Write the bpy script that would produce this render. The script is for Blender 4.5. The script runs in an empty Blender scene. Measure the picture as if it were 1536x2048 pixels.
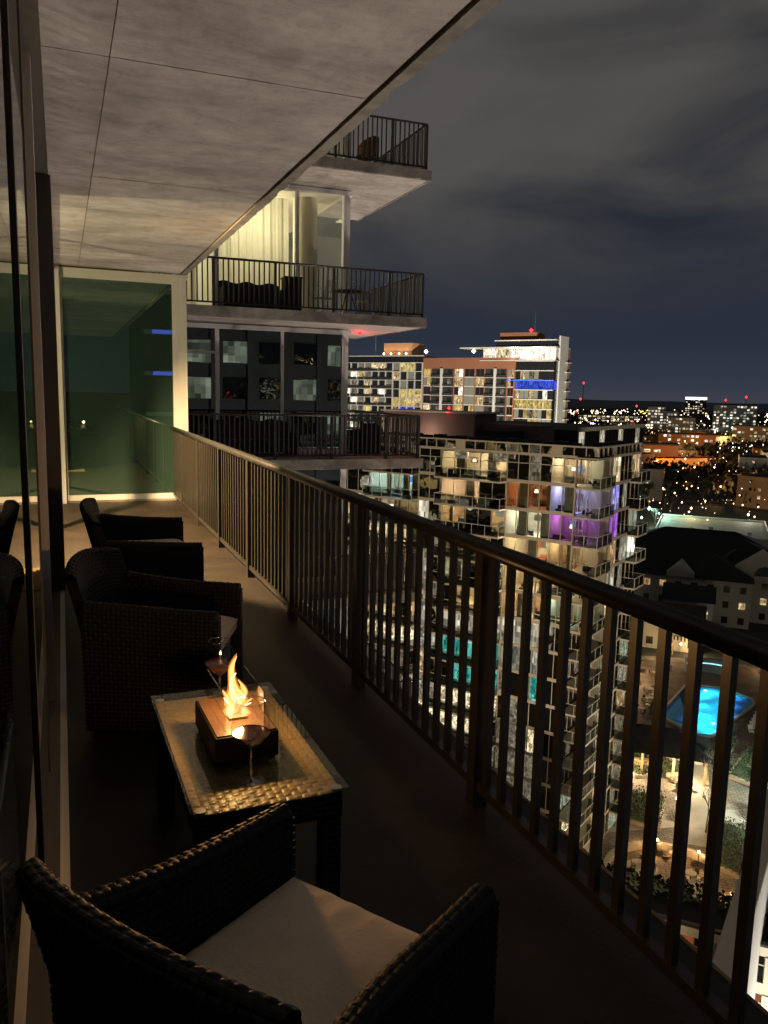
import bpy, math, random
from math import sin, cos, pi, radians, sqrt, atan2, tan
from mathutils import Vector, Matrix
random.seed(7)
sc = bpy.context.scene
COL = sc.collection
# ---------------------------------------------------------------- camera
CAMH = 1.62
YAW, PITCH, ROLL = 21.812, 8.441, 1.25
def cam_axes():
    cy, sy = cos(radians(YAW)), sin(radians(YAW)); cp, sp = cos(radians(PITCH)), sin(radians(PITCH))
    fwd = Vector((sy*cp, cy*cp, -sp)); right = Vector((cy, -sy, 0)); up = right.cross(fwd)
    c, s = cos(radians(ROLL)), sin(radians(ROLL))
    return fwd, c*right + s*up, -s*right + c*up
_f, _r, _u = cam_axes()
cd = bpy.data.cameras.new('camera'); cam = bpy.data.objects.new('camera', cd); COL.objects.link(cam)
cd.sensor_fit = 'VERTICAL'; cd.sensor_height = 36.0; cd.lens = 1613.4/2048*36.0
cd.clip_start = 0.05; cd.clip_end = 20000
M = Matrix((_r, _u, -_f)).transposed().to_4x4(); M.translation = (0, 0, CAMH); cam.matrix_world = M
sc.camera = cam
# ---------------------------------------------------------------- view
sc.view_settings.view_transform = 'Standard'; sc.view_settings.look = 'None'
sc.view_settings.exposure = 0.0; sc.view_settings.gamma = 1.0; sc.view_settings.use_curve_mapping = False
sc.render.engine = 'CYCLES'
cy = sc.cycles
cy.use_denoising = True
try: cy.denoiser = 'OPENIMAGEDENOISE'
except Exception: pass
cy.max_bounces = 7; cy.diffuse_bounces = 2; cy.glossy_bounces = 4; cy.transmission_bounces = 4; cy.transparent_max_bounces = 12
cy.caustics_reflective = False; cy.caustics_refractive = False
cy.sample_clamp_indirect = 3.0; cy.sample_clamp_direct = 0.0
# ---------------------------------------------------------------- world: night sky with city-lit cloud
MOON_EL, MOON_AZ = 24.0, 150.0
w = bpy.data.worlds.new('World'); sc.world = w; w.use_nodes = True
nt = w.node_tree; nt.nodes.clear()
def N(t, typ, **k):
    n = t.nodes.new(typ)
    for a, b in k.items(): setattr(n, a, b)
    return n
def ramp(t, stops, interp='LINEAR'):
    n = t.nodes.new('ShaderNodeValToRGB'); e = n.color_ramp.elements; n.color_ramp.interpolation = interp
    while len(e) > 1: e.remove(e[0])
    e[0].position = stops[0][0]; e[0].color = (*stops[0][1], 1)
    for p, c in stops[1:]:
        q = e.new(p); q.color = (*c, 1)
    return n
tc = N(nt, 'ShaderNodeTexCoord'); sep = N(nt, 'ShaderNodeSeparateXYZ'); nt.links.new(tc.outputs['Generated'], sep.inputs[0])
grad = ramp(nt, [(0.0, (.044, .050, .066)), (.02, (.032, .040, .060)), (.09, (.019, .026, .043)), (.20, (.015, .019, .031)), (.45, (.015, .017, .022)), (1, (.015, .017, .022))])
nt.links.new(sep.outputs[2], grad.inputs[0])
mp = N(nt, 'ShaderNodeMapping'); mp.inputs['Scale'].default_value = (1.0, 1.0, 2.6); mp.inputs['Location'].default_value = (.35, .1, .55)
nt.links.new(tc.outputs['Generated'], mp.inputs[0])
nz = N(nt, 'ShaderNodeTexNoise'); nz.inputs['Scale'].default_value = 2.6; nz.inputs['Detail'].default_value = 5; nz.inputs['Roughness'].default_value = .5; nz.inputs['Distortion'].default_value = .5
nt.links.new(mp.outputs[0], nz.inputs['Vector'])
cl = ramp(nt, [(.27, (0, 0, 0)), (.70, (1, 1, 1))], 'EASE'); nt.links.new(nz.outputs['Fac'], cl.inputs[0])
hi = N(nt, 'ShaderNodeMapRange'); hi.inputs[1].default_value = .07; hi.inputs[2].default_value = .24; nt.links.new(sep.outputs[2], hi.inputs[0])
mul = N(nt, 'ShaderNodeMath', operation='MULTIPLY'); nt.links.new(cl.outputs[0], mul.inputs[0]); nt.links.new(hi.outputs[0], mul.inputs[1])
mixc = N(nt, 'ShaderNodeMix', data_type='RGBA'); nt.links.new(mul.outputs[0], mixc.inputs[0]); nt.links.new(grad.outputs[0], mixc.inputs[6]); mixc.inputs[7].default_value = (.088, .083, .078, 1)
sky = N(nt, 'ShaderNodeTexSky'); sky.sky_type = 'NISHITA'; sky.sun_disc = False; sky.sun_elevation = radians(-8); sky.sun_rotation = radians(MOON_AZ)
bg1 = N(nt, 'ShaderNodeBackground'); bg1.inputs[1].default_value = 1.0; nt.links.new(mixc.outputs[2], bg1.inputs[0])
bg2 = N(nt, 'ShaderNodeBackground'); bg2.inputs[1].default_value = .05; nt.links.new(sky.outputs[0], bg2.inputs[0])
add = N(nt, 'ShaderNodeAddShader'); nt.links.new(bg1.outputs[0], add.inputs[0]); nt.links.new(bg2.outputs[0], add.inputs[1])
wo = N(nt, 'ShaderNodeOutputWorld'); nt.links.new(add.outputs[0], wo.inputs[0])
# the moon behind the cloud: one very weak sun lamp
sl = bpy.data.lights.new('moon', 'SUN'); sl.energy = .012; sl.angle = radians(12); sl.color = (.8, .88, 1)
so = bpy.data.objects.new('moon', sl); COL.objects.link(so)
so.rotation_euler = (radians(90-MOON_EL), 0, radians(180-MOON_AZ))
# ---------------------------------------------------------------- mesh helpers
class MB:
    def __init__(s): s.v = []; s.f = []; s.mi = []; s.cur = 0; s.smooth = False
    def face(s, pts):
        i = len(s.v); s.v += [tuple(p) for p in pts]; s.f.append(tuple(range(i, i+len(pts)))); s.mi.append(s.cur)
    def _add(s, vs, fs):
        i = len(s.v); s.v += [tuple(p) for p in vs]
        for f in fs: s.f.append(tuple(i+k for k in f)); s.mi.append(s.cur)
    def box(s, x0, x1, y0, y1, z0, z1, T=None):
        vs = [(x0,y0,z0),(x1,y0,z0),(x1,y1,z0),(x0,y1,z0),(x0,y0,z1),(x1,y0,z1),(x1,y1,z1),(x0,y1,z1)]
        if T: vs = [tuple(T @ Vector(p)) for p in vs]
        s._add(vs, [(0,3,2,1),(4,5,6,7),(0,1,5,4),(1,2,6,5),(2,3,7,6),(3,0,4,7)]); return s
    def prism(s, poly, z0, z1):
        n = len(poly); vs = [(x,y,z0) for x,y in poly] + [(x,y,z1) for x,y in poly]
        fs = [tuple(reversed(range(n))), tuple(range(n, 2*n))] + [(i, (i+1)%n, n+(i+1)%n, n+i) for i in range(n)]
        s._add(vs, fs); return s
    def tube(s, p0, p1, r0, r1=None, n=6, cap=True):
        r1 = r0 if r1 is None else r1; p0 = Vector(p0); p1 = Vector(p1); d = (p1-p0)
        if d.length < 1e-6: return s
        d.normalize(); a = d.orthogonal().normalized(); b = d.cross(a)
        vs = [p0 + (a*cos(2*pi*i/n) + b*sin(2*pi*i/n))*r0 for i in range(n)] + [p1 + (a*cos(2*pi*i/n) + b*sin(2*pi*i/n))*r1 for i in range(n)]
        fs = [(i, (i+1)%n, n+(i+1)%n, n+i) for i in range(n)]
        if cap: fs += [tuple(reversed(range(n))), tuple(range(n, 2*n))]
        s._add(vs, fs); return s
    def path(s, pts, r, n=6):
        for p, q in zip(pts[:-1], pts[1:]): s.tube(p, q, r, r, n)
        return s
    def lathe(s, prof, n=20, c=(0,0,0)):
        m = len(prof); vs = []
        for r, z in prof:
            for i in range(n): vs.append((c[0]+r*cos(2*pi*i/n), c[1]+r*sin(2*pi*i/n), c[2]+z))
        fs = [(j*n+i, j*n+(i+1)%n, (j+1)*n+(i+1)%n, (j+1)*n+i) for j in range(m-1) for i in range(n)]
        s._add(vs, fs); return s
    def octa(s, c, r):
        x, y, z = c
        s._add([(x+r,y,z),(x-r,y,z),(x,y+r,z),(x,y-r,z),(x,y,z+r),(x,y,z-r)], [(0,2,4),(2,1,4),(1,3,4),(3,0,4),(2,0,5),(1,2,5),(3,1,5),(0,3,5)]); return s
    def grid(s, S, nu, nv, closed_v=False):
        vs = [S(i/nu, j/nv) for j in range(nv+1) for i in range(nu+1)]
        s._add(vs, [(j*(nu+1)+i, j*(nu+1)+i+1, (j+1)*(nu+1)+i+1, (j+1)*(nu+1)+i) for j in range(nv) for i in range(nu)]); return s
    def mesh(s, name, mats, smooth=False):
        me = bpy.data.meshes.new(name); me.from_pydata(s.v, [], s.f)
        for m in (mats if isinstance(mats, (list, tuple)) else [mats]): me.materials.append(m)
        if isinstance(mats, (list, tuple)) and len(mats) > 1: me.polygons.foreach_set('material_index', s.mi)
        if smooth: me.polygons.foreach_set('use_smooth', [True]*len(s.f))
        me.update(); return me
    def build(s, name, mat, parent=None, smooth=False, bevel=0):
        o = bpy.data.objects.new(name, s.mesh(name, mat, smooth)); COL.objects.link(o)
        if parent: o.parent = parent
        if bevel:
            b = o.modifiers.new('bevel', 'BEVEL'); b.width = bevel; b.segments = 2; b.limit_method = 'ANGLE'
        return o
def link(name, me, parent=None, loc=(0,0,0), rot=(0,0,0), scale=(1,1,1)):
    o = bpy.data.objects.new(name, me); COL.objects.link(o); o.location = loc; o.rotation_euler = rot; o.scale = scale
    if parent: o.parent = parent
    return o
def tag(o, label=None, cat=None, group=None, kind=None):
    if label: o['label'] = label
    if cat: o['category'] = cat
    if group: o['group'] = group
    if kind: o['kind'] = kind
    return o
def thing(name, label, cat, loc=(0,0,0), rz=0, group=None):
    o = bpy.data.objects.new(name, None); COL.objects.link(o); o.location = loc; o.rotation_euler = (0,0,rz); o.empty_display_size = .2
    return tag(o, label, cat, group)
def struct(name, mb, mat, **k): return tag(mb.build(name, mat, **k), kind='structure')
_UB = {}
def ubox(mat):
    if mat.name not in _UB: _UB[mat.name] = MB().box(-.5,.5,-.5,.5,-.5,.5).mesh('box_'+mat.name, mat)
    return _UB[mat.name]
def bx(name, mat, parent, x0, x1, y0, y1, z0, z1):
    return link(name, ubox(mat), parent, ((x0+x1)/2,(y0+y1)/2,(z0+z1)/2), (0,0,0), (x1-x0,y1-y0,z1-z0))
def lamp(name, parent, loc, energy, color, radius=.1, typ='POINT', **k):
    l = bpy.data.lights.new(name, typ); l.energy = energy; l.color = color
    if typ in ('POINT', 'SPOT'): l.shadow_soft_size = radius
    for a, b in k.items(): setattr(l, a, b)
    o = bpy.data.objects.new(name, l); COL.objects.link(o); o.location = loc
    if parent: o.parent = parent
    return o
def aim(o, d): o.rotation_euler = Vector(d).to_track_quat('-Z', 'Y').to_euler()
# ---------------------------------------------------------------- materials
MAT = {}
def newmat(name):
    m = bpy.data.materials.new(name); m.use_nodes = True; MAT[name] = m; m.node_tree.nodes.clear(); return m, m.node_tree
def pm(name, col, rough=.6, metal=0, spec=.5, var=0, vscale=4, bump=0, bscale=30, col2=None, detail=5, coat=0, obrand=0):
    m, t = newmat(name)
    p = N(t, 'ShaderNodeBsdfPrincipled'); o = N(t, 'ShaderNodeOutputMaterial'); t.links.new(p.outputs[0], o.inputs[0])
    p.inputs['Base Color'].default_value = (*col, 1); p.inputs['Roughness'].default_value = rough; p.inputs['Metallic'].default_value = metal
    p.inputs['Specular IOR Level'].default_value = spec
    if coat: p.inputs['Coat Weight'].default_value = coat
    tcn = N(t, 'ShaderNodeTexCoord')
    if var or col2:
        n = N(t, 'ShaderNodeTexNoise'); n.inputs['Scale'].default_value = vscale; n.inputs['Detail'].default_value = detail; n.inputs['Roughness'].default_value = .62
        t.links.new(tcn.outputs['Object'], n.inputs['Vector'])
        c2 = col2 or tuple(max(0, c*(1-var)) for c in col); c1 = col if col2 else tuple(c*(1+var*.5) for c in col)
        r = ramp(t, [(.36, c2), (.64, c1)]); t.links.new(n.outputs['Fac'], r.inputs[0]); out = r.outputs[0]
        if obrand:
            oi = N(t, 'ShaderNodeObjectInfo'); mr = N(t, 'ShaderNodeMapRange'); mr.inputs[3].default_value = 1-obrand; mr.inputs[4].default_value = 1+obrand
            t.links.new(oi.outputs['Random'], mr.inputs[0]); mx = N(t, 'ShaderNodeVectorMath', operation='SCALE'); t.links.new(out, mx.inputs[0]); t.links.new(mr.outputs[0], mx.inputs['Scale']); out = mx.outputs[0]
        t.links.new(out, p.inputs['Base Color'])
    if bump:
        n = N(t, 'ShaderNodeTexNoise'); n.inputs['Scale'].default_value = bscale; n.inputs['Detail'].default_value = 4
        t.links.new(tcn.outputs['Object'], n.inputs['Vector'])
        b = N(t, 'ShaderNodeBump'); b.inputs['Strength'].default_value = bump; b.inputs['Distance'].default_value = .02
        t.links.new(n.outputs['Fac'], b.inputs['Height']); t.links.new(b.outputs[0], p.inputs['Normal'])
    return m
def em(name, col, strength, sample=False):
    m, t = newmat(name); e = N(t, 'ShaderNodeEmission'); e.inputs[0].default_value = (*col, 1); e.inputs[1].default_value = strength
    o = N(t, 'ShaderNodeOutputMaterial'); t.links.new(e.outputs[0], o.inputs[0])
    m.cycles.emission_sampling = 'AUTO' if sample else 'NONE'; return m
def glass(name, tint, ior=1.5, gl=(1,1,1), rough=.0, base=None, minf=0.0, bump=0, bscale=1.5):
    """thin sheet: see-through (tinted) or dark backing, with a Fresnel mirror on top"""
    m, t = newmat(name); o = N(t, 'ShaderNodeOutputMaterial')
    if base: a = N(t, 'ShaderNodeBsdfDiffuse'); a.inputs[0].default_value = (*base, 1)
    else: a = N(t, 'ShaderNodeBsdfTransparent'); a.inputs[0].default_value = (*tint, 1)
    g = N(t, 'ShaderNodeBsdfGlossy'); g.inputs[0].default_value = (*gl, 1); g.inputs['Roughness'].default_value = rough
    fr = N(t, 'ShaderNodeFresnel'); fr.inputs[0].default_value = ior
    mx = N(t, 'ShaderNodeMixShader')
    mr = N(t, 'ShaderNodeMapRange'); mr.inputs[3].default_value = minf; mr.inputs[4].default_value = 1.0; t.links.new(fr.outputs[0], mr.inputs[0])
    if base: t.links.new(mr.outputs[0], mx.inputs[0])
    else:   # only the outer face of the thin sheet reflects
        gb = N(t, 'ShaderNodeNewGeometry'); sb = N(t, 'ShaderNodeMath', operation='SUBTRACT'); sb.inputs[0].default_value = 1.0; t.links.new(gb.outputs['Backfacing'], sb.inputs[1])
        mb_ = N(t, 'ShaderNodeMath', operation='MULTIPLY'); t.links.new(mr.outputs[0], mb_.inputs[0]); t.links.new(sb.outputs[0], mb_.inputs[1]); t.links.new(mb_.outputs[0], mx.inputs[0])
    t.links.new(a.outputs[0], mx.inputs[1]); t.links.new(g.outputs[0], mx.inputs[2]); t.links.new(mx.outputs[0], o.inputs[0])
    if bump:
        tcn = N(t, 'ShaderNodeTexCoord'); ge = N(t, 'ShaderNodeNewGeometry')
        n = N(t, 'ShaderNodeTexNoise'); n.inputs['Scale'].default_value = bscale; n.inputs['Detail'].default_value = 1
        t.links.new(ge.outputs['Position'], n.inputs['Vector'])
        b = N(t, 'ShaderNodeBump'); b.inputs['Strength'].default_value = bump; b.inputs['Distance'].default_value = .05
        t.links.new(n.outputs['Fac'], b.inputs['Height']); t.links.new(b.outputs[0], g.inputs['Normal']); t.links.new(b.outputs[0], fr.inputs['Normal'])
    return m
def room(name, col, strength, contrast=1.0, scale=2.2):
    """a lit window seen from afar: blocks of curtain, furniture and lit wall behind the pane"""
    m, t = newmat(name); o = N(t, 'ShaderNodeOutputMaterial'); tcn = N(t, 'ShaderNodeTexCoord'); oi = N(t, 'ShaderNodeObjectInfo')
    s = N(t, 'ShaderNodeSeparateXYZ'); t.links.new(tcn.outputs['Object'], s.inputs[0])
    u = N(t, 'ShaderNodeMath', operation='ADD'); t.links.new(s.outputs[0], u.inputs[0]); t.links.new(s.outputs[1], u.inputs[1])
    rr = N(t, 'ShaderNodeMath', operation='MULTIPLY'); t.links.new(oi.outputs['Random'], rr.inputs[0]); rr.inputs[1].default_value = 97.0
    vals = []
    for su, sv_ in ((scale*1.1, scale*.8), (scale*2.7, scale*1.9)):
        ua = N(t, 'ShaderNodeMath', operation='MULTIPLY_ADD'); t.links.new(u.outputs[0], ua.inputs[0]); ua.inputs[1].default_value = su; t.links.new(rr.outputs[0], ua.inputs[2])
        uf = N(t, 'ShaderNodeMath', operation='FLOOR'); t.links.new(ua.outputs[0], uf.inputs[0])
        va = N(t, 'ShaderNodeMath', operation='MULTIPLY_ADD'); t.links.new(s.outputs[2], va.inputs[0]); va.inputs[1].default_value = sv_; t.links.new(rr.outputs[0], va.inputs[2])
        vf = N(t, 'ShaderNodeMath', operation='FLOOR'); t.links.new(va.outputs[0], vf.inputs[0])
        cb = N(t, 'ShaderNodeCombineXYZ'); t.links.new(uf.outputs[0], cb.inputs[0]); t.links.new(vf.outputs[0], cb.inputs[1]); t.links.new(rr.outputs[0], cb.inputs[2])
        wn = N(t, 'ShaderNodeTexWhiteNoise', noise_dimensions='3D'); t.links.new(cb.outputs[0], wn.inputs['Vector']); vals.append(wn)
    r1 = ramp(t, [(0, (.35,)*3), (.5, (.8,)*3), (1, (1.25,)*3)]); t.links.new(vals[0].outputs['Value'], r1.inputs[0])
    r2 = ramp(t, [(0, (.22,)*3), (.35, (.8,)*3), (.85, (1.0,)*3), (1, (1.9,)*3)]); t.links.new(vals[1].outputs['Value'], r2.inputs[0])
    mm = N(t, 'ShaderNodeMath', operation='MULTIPLY'); t.links.new(r1.outputs[0], mm.inputs[0]); t.links.new(r2.outputs[0], mm.inputs[1])
    pw = N(t, 'ShaderNodeMath', operation='POWER'); t.links.new(mm.outputs[0], pw.inputs[0]); pw.inputs[1].default_value = contrast
    ms = N(t, 'ShaderNodeMath', operation='MULTIPLY'); t.links.new(pw.outputs[0], ms.inputs[0]); ms.inputs[1].default_value = strength*.85
    c2 = N(t, 'ShaderNodeMix', data_type='RGBA'); hf = N(t, 'ShaderNodeMath', operation='MULTIPLY'); t.links.new(vals[0].outputs['Value'], hf.inputs[0]); hf.inputs[1].default_value = .55; t.links.new(hf.outputs[0], c2.inputs[0])
    c2.inputs[6].default_value = (*col, 1); c2.inputs[7].default_value = (*[min(1, x*.75+.16) for x in col], 1)
    e = N(t, 'ShaderNodeEmission'); t.links.new(c2.outputs[2], e.inputs[0]); t.links.new(ms.outputs[0], e.inputs[1])
    g = N(t, 'ShaderNodeBsdfGlossy'); g.inputs['Roughness'].default_value = .02
    mx = N(t, 'ShaderNodeMixShader'); mx.inputs[0].default_value = .08
    t.links.new(e.outputs[0], mx.inputs[1]); t.links.new(g.outputs[0], mx.inputs[2]); t.links.new(mx.outputs[0], o.inputs[0])
    m.cycles.emission_sampling = 'NONE'; return m
def concrete(name, c1, c2, streak=1.0):
    m, t = newmat(name); o = N(t, 'ShaderNodeOutputMaterial'); p = N(t, 'ShaderNodeBsdfPrincipled'); t.links.new(p.outputs[0], o.inputs[0])
    p.inputs['Roughness'].default_value = .75; p.inputs['Specular IOR Level'].default_value = .3
    g = N(t, 'ShaderNodeNewGeometry'); mpn = N(t, 'ShaderNodeMapping'); mpn.inputs['Scale'].default_value = (.75, 1.7*streak, 1); t.links.new(g.outputs['Position'], mpn.inputs[0])
    oi = N(t, 'ShaderNodeObjectInfo')
    def noise(sc_, det, vec, dist=0):
        n = N(t, 'ShaderNodeTexNoise'); n.inputs['Scale'].default_value = sc_; n.inputs['Detail'].default_value = det; n.inputs['Roughness'].default_value = .65; n.inputs['Distortion'].default_value = dist
        t.links.new(vec, n.inputs['Vector']); return n
    big = noise(1.1, 6, mpn.outputs[0], .6); fine = noise(7, 8, g.outputs['Position'], .3); spk = noise(90, 2, g.outputs['Position'])
    a = ramp(t, [(.33, c2), (.50, tuple((x+y)/2 for x, y in zip(c1, c2))), (.68, c1)]); t.links.new(big.outputs['Fac'], a.inputs[0])
    b = ramp(t, [(.28, (.74,)*3), (.5, (1,)*3), (.75, (1.18,)*3)]); t.links.new(fine.outputs['Fac'], b.inputs[0])
    mx = N(t, 'ShaderNodeMix', data_type='RGBA', blend_type='MULTIPLY'); mx.inputs[0].default_value = 1; t.links.new(a.outputs[0], mx.inputs[6]); t.links.new(b.outputs[0], mx.inputs[7])
    pit = ramp(t, [(.30, (.45,)*3), (.36, (1,)*3)]); t.links.new(spk.outputs['Fac'], pit.inputs[0])
    mx2 = N(t, 'ShaderNodeMix', data_type='RGBA', blend_type='MULTIPLY'); mx2.inputs[0].default_value = .7; t.links.new(mx.outputs[2], mx2.inputs[6]); t.links.new(pit.outputs[0], mx2.inputs[7])
    mr = N(t, 'ShaderNodeMapRange'); mr.inputs[3].default_value = .88; mr.inputs[4].default_value = 1.1; t.links.new(oi.outputs['Random'], mr.inputs[0])
    vs = N(t, 'ShaderNodeVectorMath', operation='SCALE'); t.links.new(mx2.outputs[2], vs.inputs[0]); t.links.new(mr.outputs[0], vs.inputs['Scale']); t.links.new(vs.outputs[0], p.inputs['Base Color'])
    bp = N(t, 'ShaderNodeBump'); bp.inputs['Strength'].default_value = .35; bp.inputs['Distance'].default_value = .01; t.links.new(fine.outputs['Fac'], bp.inputs['Height']); t.links.new(bp.outputs[0], p.inputs['Normal'])
    return m
concrete('ceiling_concrete', (.45,.415,.385), (.225,.205,.19), .8)
concrete('edge_concrete', (.34,.31,.26), (.10,.09,.08), .5)
concrete('facade_concrete', (.30,.28,.26), (.22,.21,.2), .5)
pm('floor', (.021,.014,.0095), .55, var=.55, vscale=2.6, bump=.15, bscale=60)
pm('rail', (.030,.027,.023), .38, metal=.0, spec=.6, var=.25, vscale=8, bump=.04, bscale=150)
pm('rail_cap', (.030,.029,.029), .36, metal=.1, spec=.5, var=.3, vscale=9, bump=.05, bscale=120)
pm('white_frame', (.76,.74,.72), .45, var=.06, vscale=3)
pm('grey_frame', (.11,.10,.095), .38, metal=.4, var=.15)
pm('dark_frame', (.018,.014,.012), .4, spec=.5)
pm('silver_frame', (.62,.62,.62), .25, metal=.8)
pm('wicker', (.0080,.0085,.0105), .52, spec=.26)
pm('wicker_table', (.36,.24,.11), .42, spec=.5)
pm('cushion', (.84,.71,.57), .85, var=.1, vscale=6, bump=.2, bscale=90)
pm('black_metal', (.006,.0055,.0055), .5, spec=.3)
pm('tray', (.15,.09,.05), .45, metal=.3, var=.25, vscale=14)
pm('mat', (.34,.25,.11), .9, var=.3, vscale=20)
pm('wine', (.030,.0015,.003), .08, spec=.6)
pm('dark_cloth', (.02,.018,.018), .8)
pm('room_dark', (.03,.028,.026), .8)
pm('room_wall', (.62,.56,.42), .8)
_m = pm('curtain', (.60,.57,.46), .85, var=.12, vscale=5); _t = _m.node_tree
_tr = N(_t, 'ShaderNodeBsdfTranslucent'); _tr.inputs[0].default_value = (.62,.58,.44,1); _mx = N(_t, 'ShaderNodeMixShader'); _mx.inputs[0].default_value = .6
_p = [n for n in _t.nodes if n.type == 'BSDF_PRINCIPLED'][0]; _o = [n for n in _t.nodes if n.type == 'OUTPUT_MATERIAL'][0]
_t.links.new(_p.outputs[0], _mx.inputs[1]); _t.links.new(_tr.outputs[0], _mx.inputs[2]); _t.links.new(_mx.outputs[0], _o.inputs[0])
pm('chrome', (.5,.48,.45), .3, metal=.8)
glass('pane', (.93,.95,.93), 1.5)
glass('door_glass', (.80,.84,.82), 1.55)
glass('end_glass', (0,0,0), 1.55, gl=(.42,.62,.52), base=(.026,.054,.044), minf=.18)
glass('wing_glass', (0,0,0), 1.6, gl=(.62,.72,.70), base=(.004,.006,.007), minf=.30, bump=.02, bscale=.8)
glass('tower_glass', (0,0,0), 1.6, gl=(.85,.83,.76), base=(.010,.010,.009), minf=.20, bump=.26, bscale=.7)
glass('goblet', (.93,.93,.93), 1.5, minf=.12)
glass('crystal', (.85,.85,.85), 1.5, minf=.40)
glass('tower_pane', (.72,.74,.70), 1.5, gl=(.9,.9,.85), minf=.04)
glass('guard_glass', (.55,.58,.56), 1.5)

def paver(name, c1, c2, mortar, scale):
    m, t = newmat(name); o = N(t, 'ShaderNodeOutputMaterial'); p = N(t, 'ShaderNodeBsdfPrincipled'); t.links.new(p.outputs[0], o.inputs[0]); p.inputs['Roughness'].default_value = .8
    g = N(t, 'ShaderNodeNewGeometry'); b = N(t, 'ShaderNodeTexBrick'); b.inputs['Scale'].default_value = scale; b.inputs['Mortar Size'].default_value = .025
    for k, c in (('Color1', c1), ('Color2', c2), ('Mortar', mortar)): b.inputs[k].default_value = (*c, 1)
    mp_ = N(t, 'ShaderNodeMapping'); mp_.inputs['Rotation'].default_value = (0,0,.6); t.links.new(g.outputs['Position'], mp_.inputs[0]); t.links.new(mp_.outputs[0], b.inputs['Vector'])
    n = N(t, 'ShaderNodeTexNoise'); n.inputs['Scale'].default_value = .35; n.inputs['Detail'].default_value = 6; t.links.new(g.outputs['Position'], n.inputs['Vector'])
    r = ramp(t, [(.3, (.45,)*3), (.7, (1.15,)*3)]); t.links.new(n.outputs['Fac'], r.inputs[0])
    mx = N(t, 'ShaderNodeMix', data_type='RGBA', blend_type='MULTIPLY'); mx.inputs[0].default_value = 1; t.links.new(b.outputs[0], mx.inputs[6]); t.links.new(r.outputs[0], mx.inputs[7]); t.links.new(mx.outputs[2], p.inputs['Base Color'])
    return m
# ================================================================ OUR BALCONY
GZ = -49.0
STO = 3.42
RX, SX, EY = 1.488, 1.69, 11.95
struct('balcony_floor', MB().box(-.16, SX, -4, EY+.0, -.22, 0), MAT['floor'])
fe = tag(MB().box(SX, SX+.012, -4, 20, -.225, .004).build('floor_slab_edge', MAT['edge_concrete']), kind='structure')
# ceiling slab with formwork panels
ceil = struct('balcony_ceiling', MB().box(-6, SX-.004, -4, EY+.1, 3.206, 3.42), MAT['edge_concrete'])
yy = [-4, -2.9, -1.7, -.48, .74, 1.96, 3.18, 4.40, 5.62, 6.84, 8.06, 9.28, 10.5, EY-.03]
for i in range(len(yy)-1):
    for x0, x1 in ((-.10, .274), (.279, 1.604)):
        j = random.uniform(-.0016, .0016)
        bx('ceiling_panel', MAT['ceiling_concrete'], ceil, x0, x1, yy[i]+.002, yy[i+1]-.002, 3.2+j, 3.2055)
def rough_strip(x0, x1, y0, y1, z0, z1, n, amp, seed):
    rnd = random.Random(seed); mb = MB(); prev = None
    for i in range(n+1):
        y = y0+(y1-y0)*i/n; a = rnd.uniform(0, amp)+ (amp*2 if rnd.random() < .08 else 0); b = rnd.uniform(0, amp)
        ring = [(x0, y, z0), (x1-a, y, z0+b*.3), (x1, y, z0+.02+b), (x1-b*.4, y, z1), (x0, y, z1)]
        k = len(mb.v); mb.v += ring
        if i:
            for q in range(5):
                mb.f.append((k-5+q, k-5+(q+1)%5, k+(q+1)%5, k+q)); mb.mi.append(0)
    return mb
rough_strip(1.622, SX+.015, -4, EY+.1, 3.186, 3.44, 160, .012, 3).build('ceiling_edge', MAT['edge_concrete'], ceil)
# --- railing builder
def bar_mesh(nm, w, d, mat): return MB().box(-w/2, w/2, -d/2, d/2, 0, 1).mesh(nm, mat)
BAL = bar_mesh('baluster', .022, .030, MAT['rail']); PST = bar_mesh('post', .060, .060, MAT['rail'])
def oval_rail(mb, p0, p1, w, h, n=14):
    p0 = Vector(p0); p1 = Vector(p1); d = (p1-p0).normalized(); s_ = Vector((0,0,1)).cross(d).normalized()
    ring = lambda p: [p + s_*(w/2*cos(2*pi*i/n)) + Vector((0,0,h/2*sin(2*pi*i/n))) for i in range(n)]
    mb._add(ring(p0)+ring(p1), [(i, (i+1)%n, n+(i+1)%n, n+i) for i in range(n)] + [tuple(reversed(range(n))), tuple(range(n, 2*n))])
def railing(label, z, runs, posts=None, spacing=.115, phase=0, name='balcony_railing', cap=(.078, .062), H=1.07, skip=lambda p: False, group=None):
    t = thing(name, label, 'railing', (runs[0][0][0], runs[0][0][1], z), 0, group); o0 = Vector((runs[0][0][0], runs[0][0][1], 0))
    for k, (a, b) in enumerate(runs):
        a = Vector((*a, 0))-o0; b = Vector((*b, 0))-o0; L = (b-a).length; d = (b-a)/L; ang = atan2(d.y, d.x)-pi/2
        mb = MB(); oval_rail(mb, a+Vector((0,0,H-cap[1]/2)), b+Vector((0,0,H-cap[1]/2)), *cap); mb.build('top_rail', MAT['rail_cap'], t, smooth=True)
        mb = MB(); T = Matrix.Translation(a) @ Matrix.Rotation(ang, 4, 'Z')
        mb.box(-.018, .018, 0, L, H-.115, H-.085, T) if False else mb.box(-.02, .02, 0, L, .075, .11, T); mb.build('bottom_rail', MAT['rail'], t)
        ps = posts[k] if posts else [i*1.39 for i in range(int(L/1.39)+1)]
        for q in ps:
            if q <= L+.01: link('post', PST, t, a+d*q, (0,0,ang), (1,1,H-.04))
        n = int(L/spacing)
        for i in range(n+1):
            q = phase+i*spacing
            if q > L or any(abs(q-p) < .05 for p in ps) or skip(a+d*q+o0): continue
            link('baluster', BAL, t, a+d*q+Vector((0,0,.1)), (0,0,ang), (1,1,H-.15))
    return t
Y0 = -.6
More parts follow.
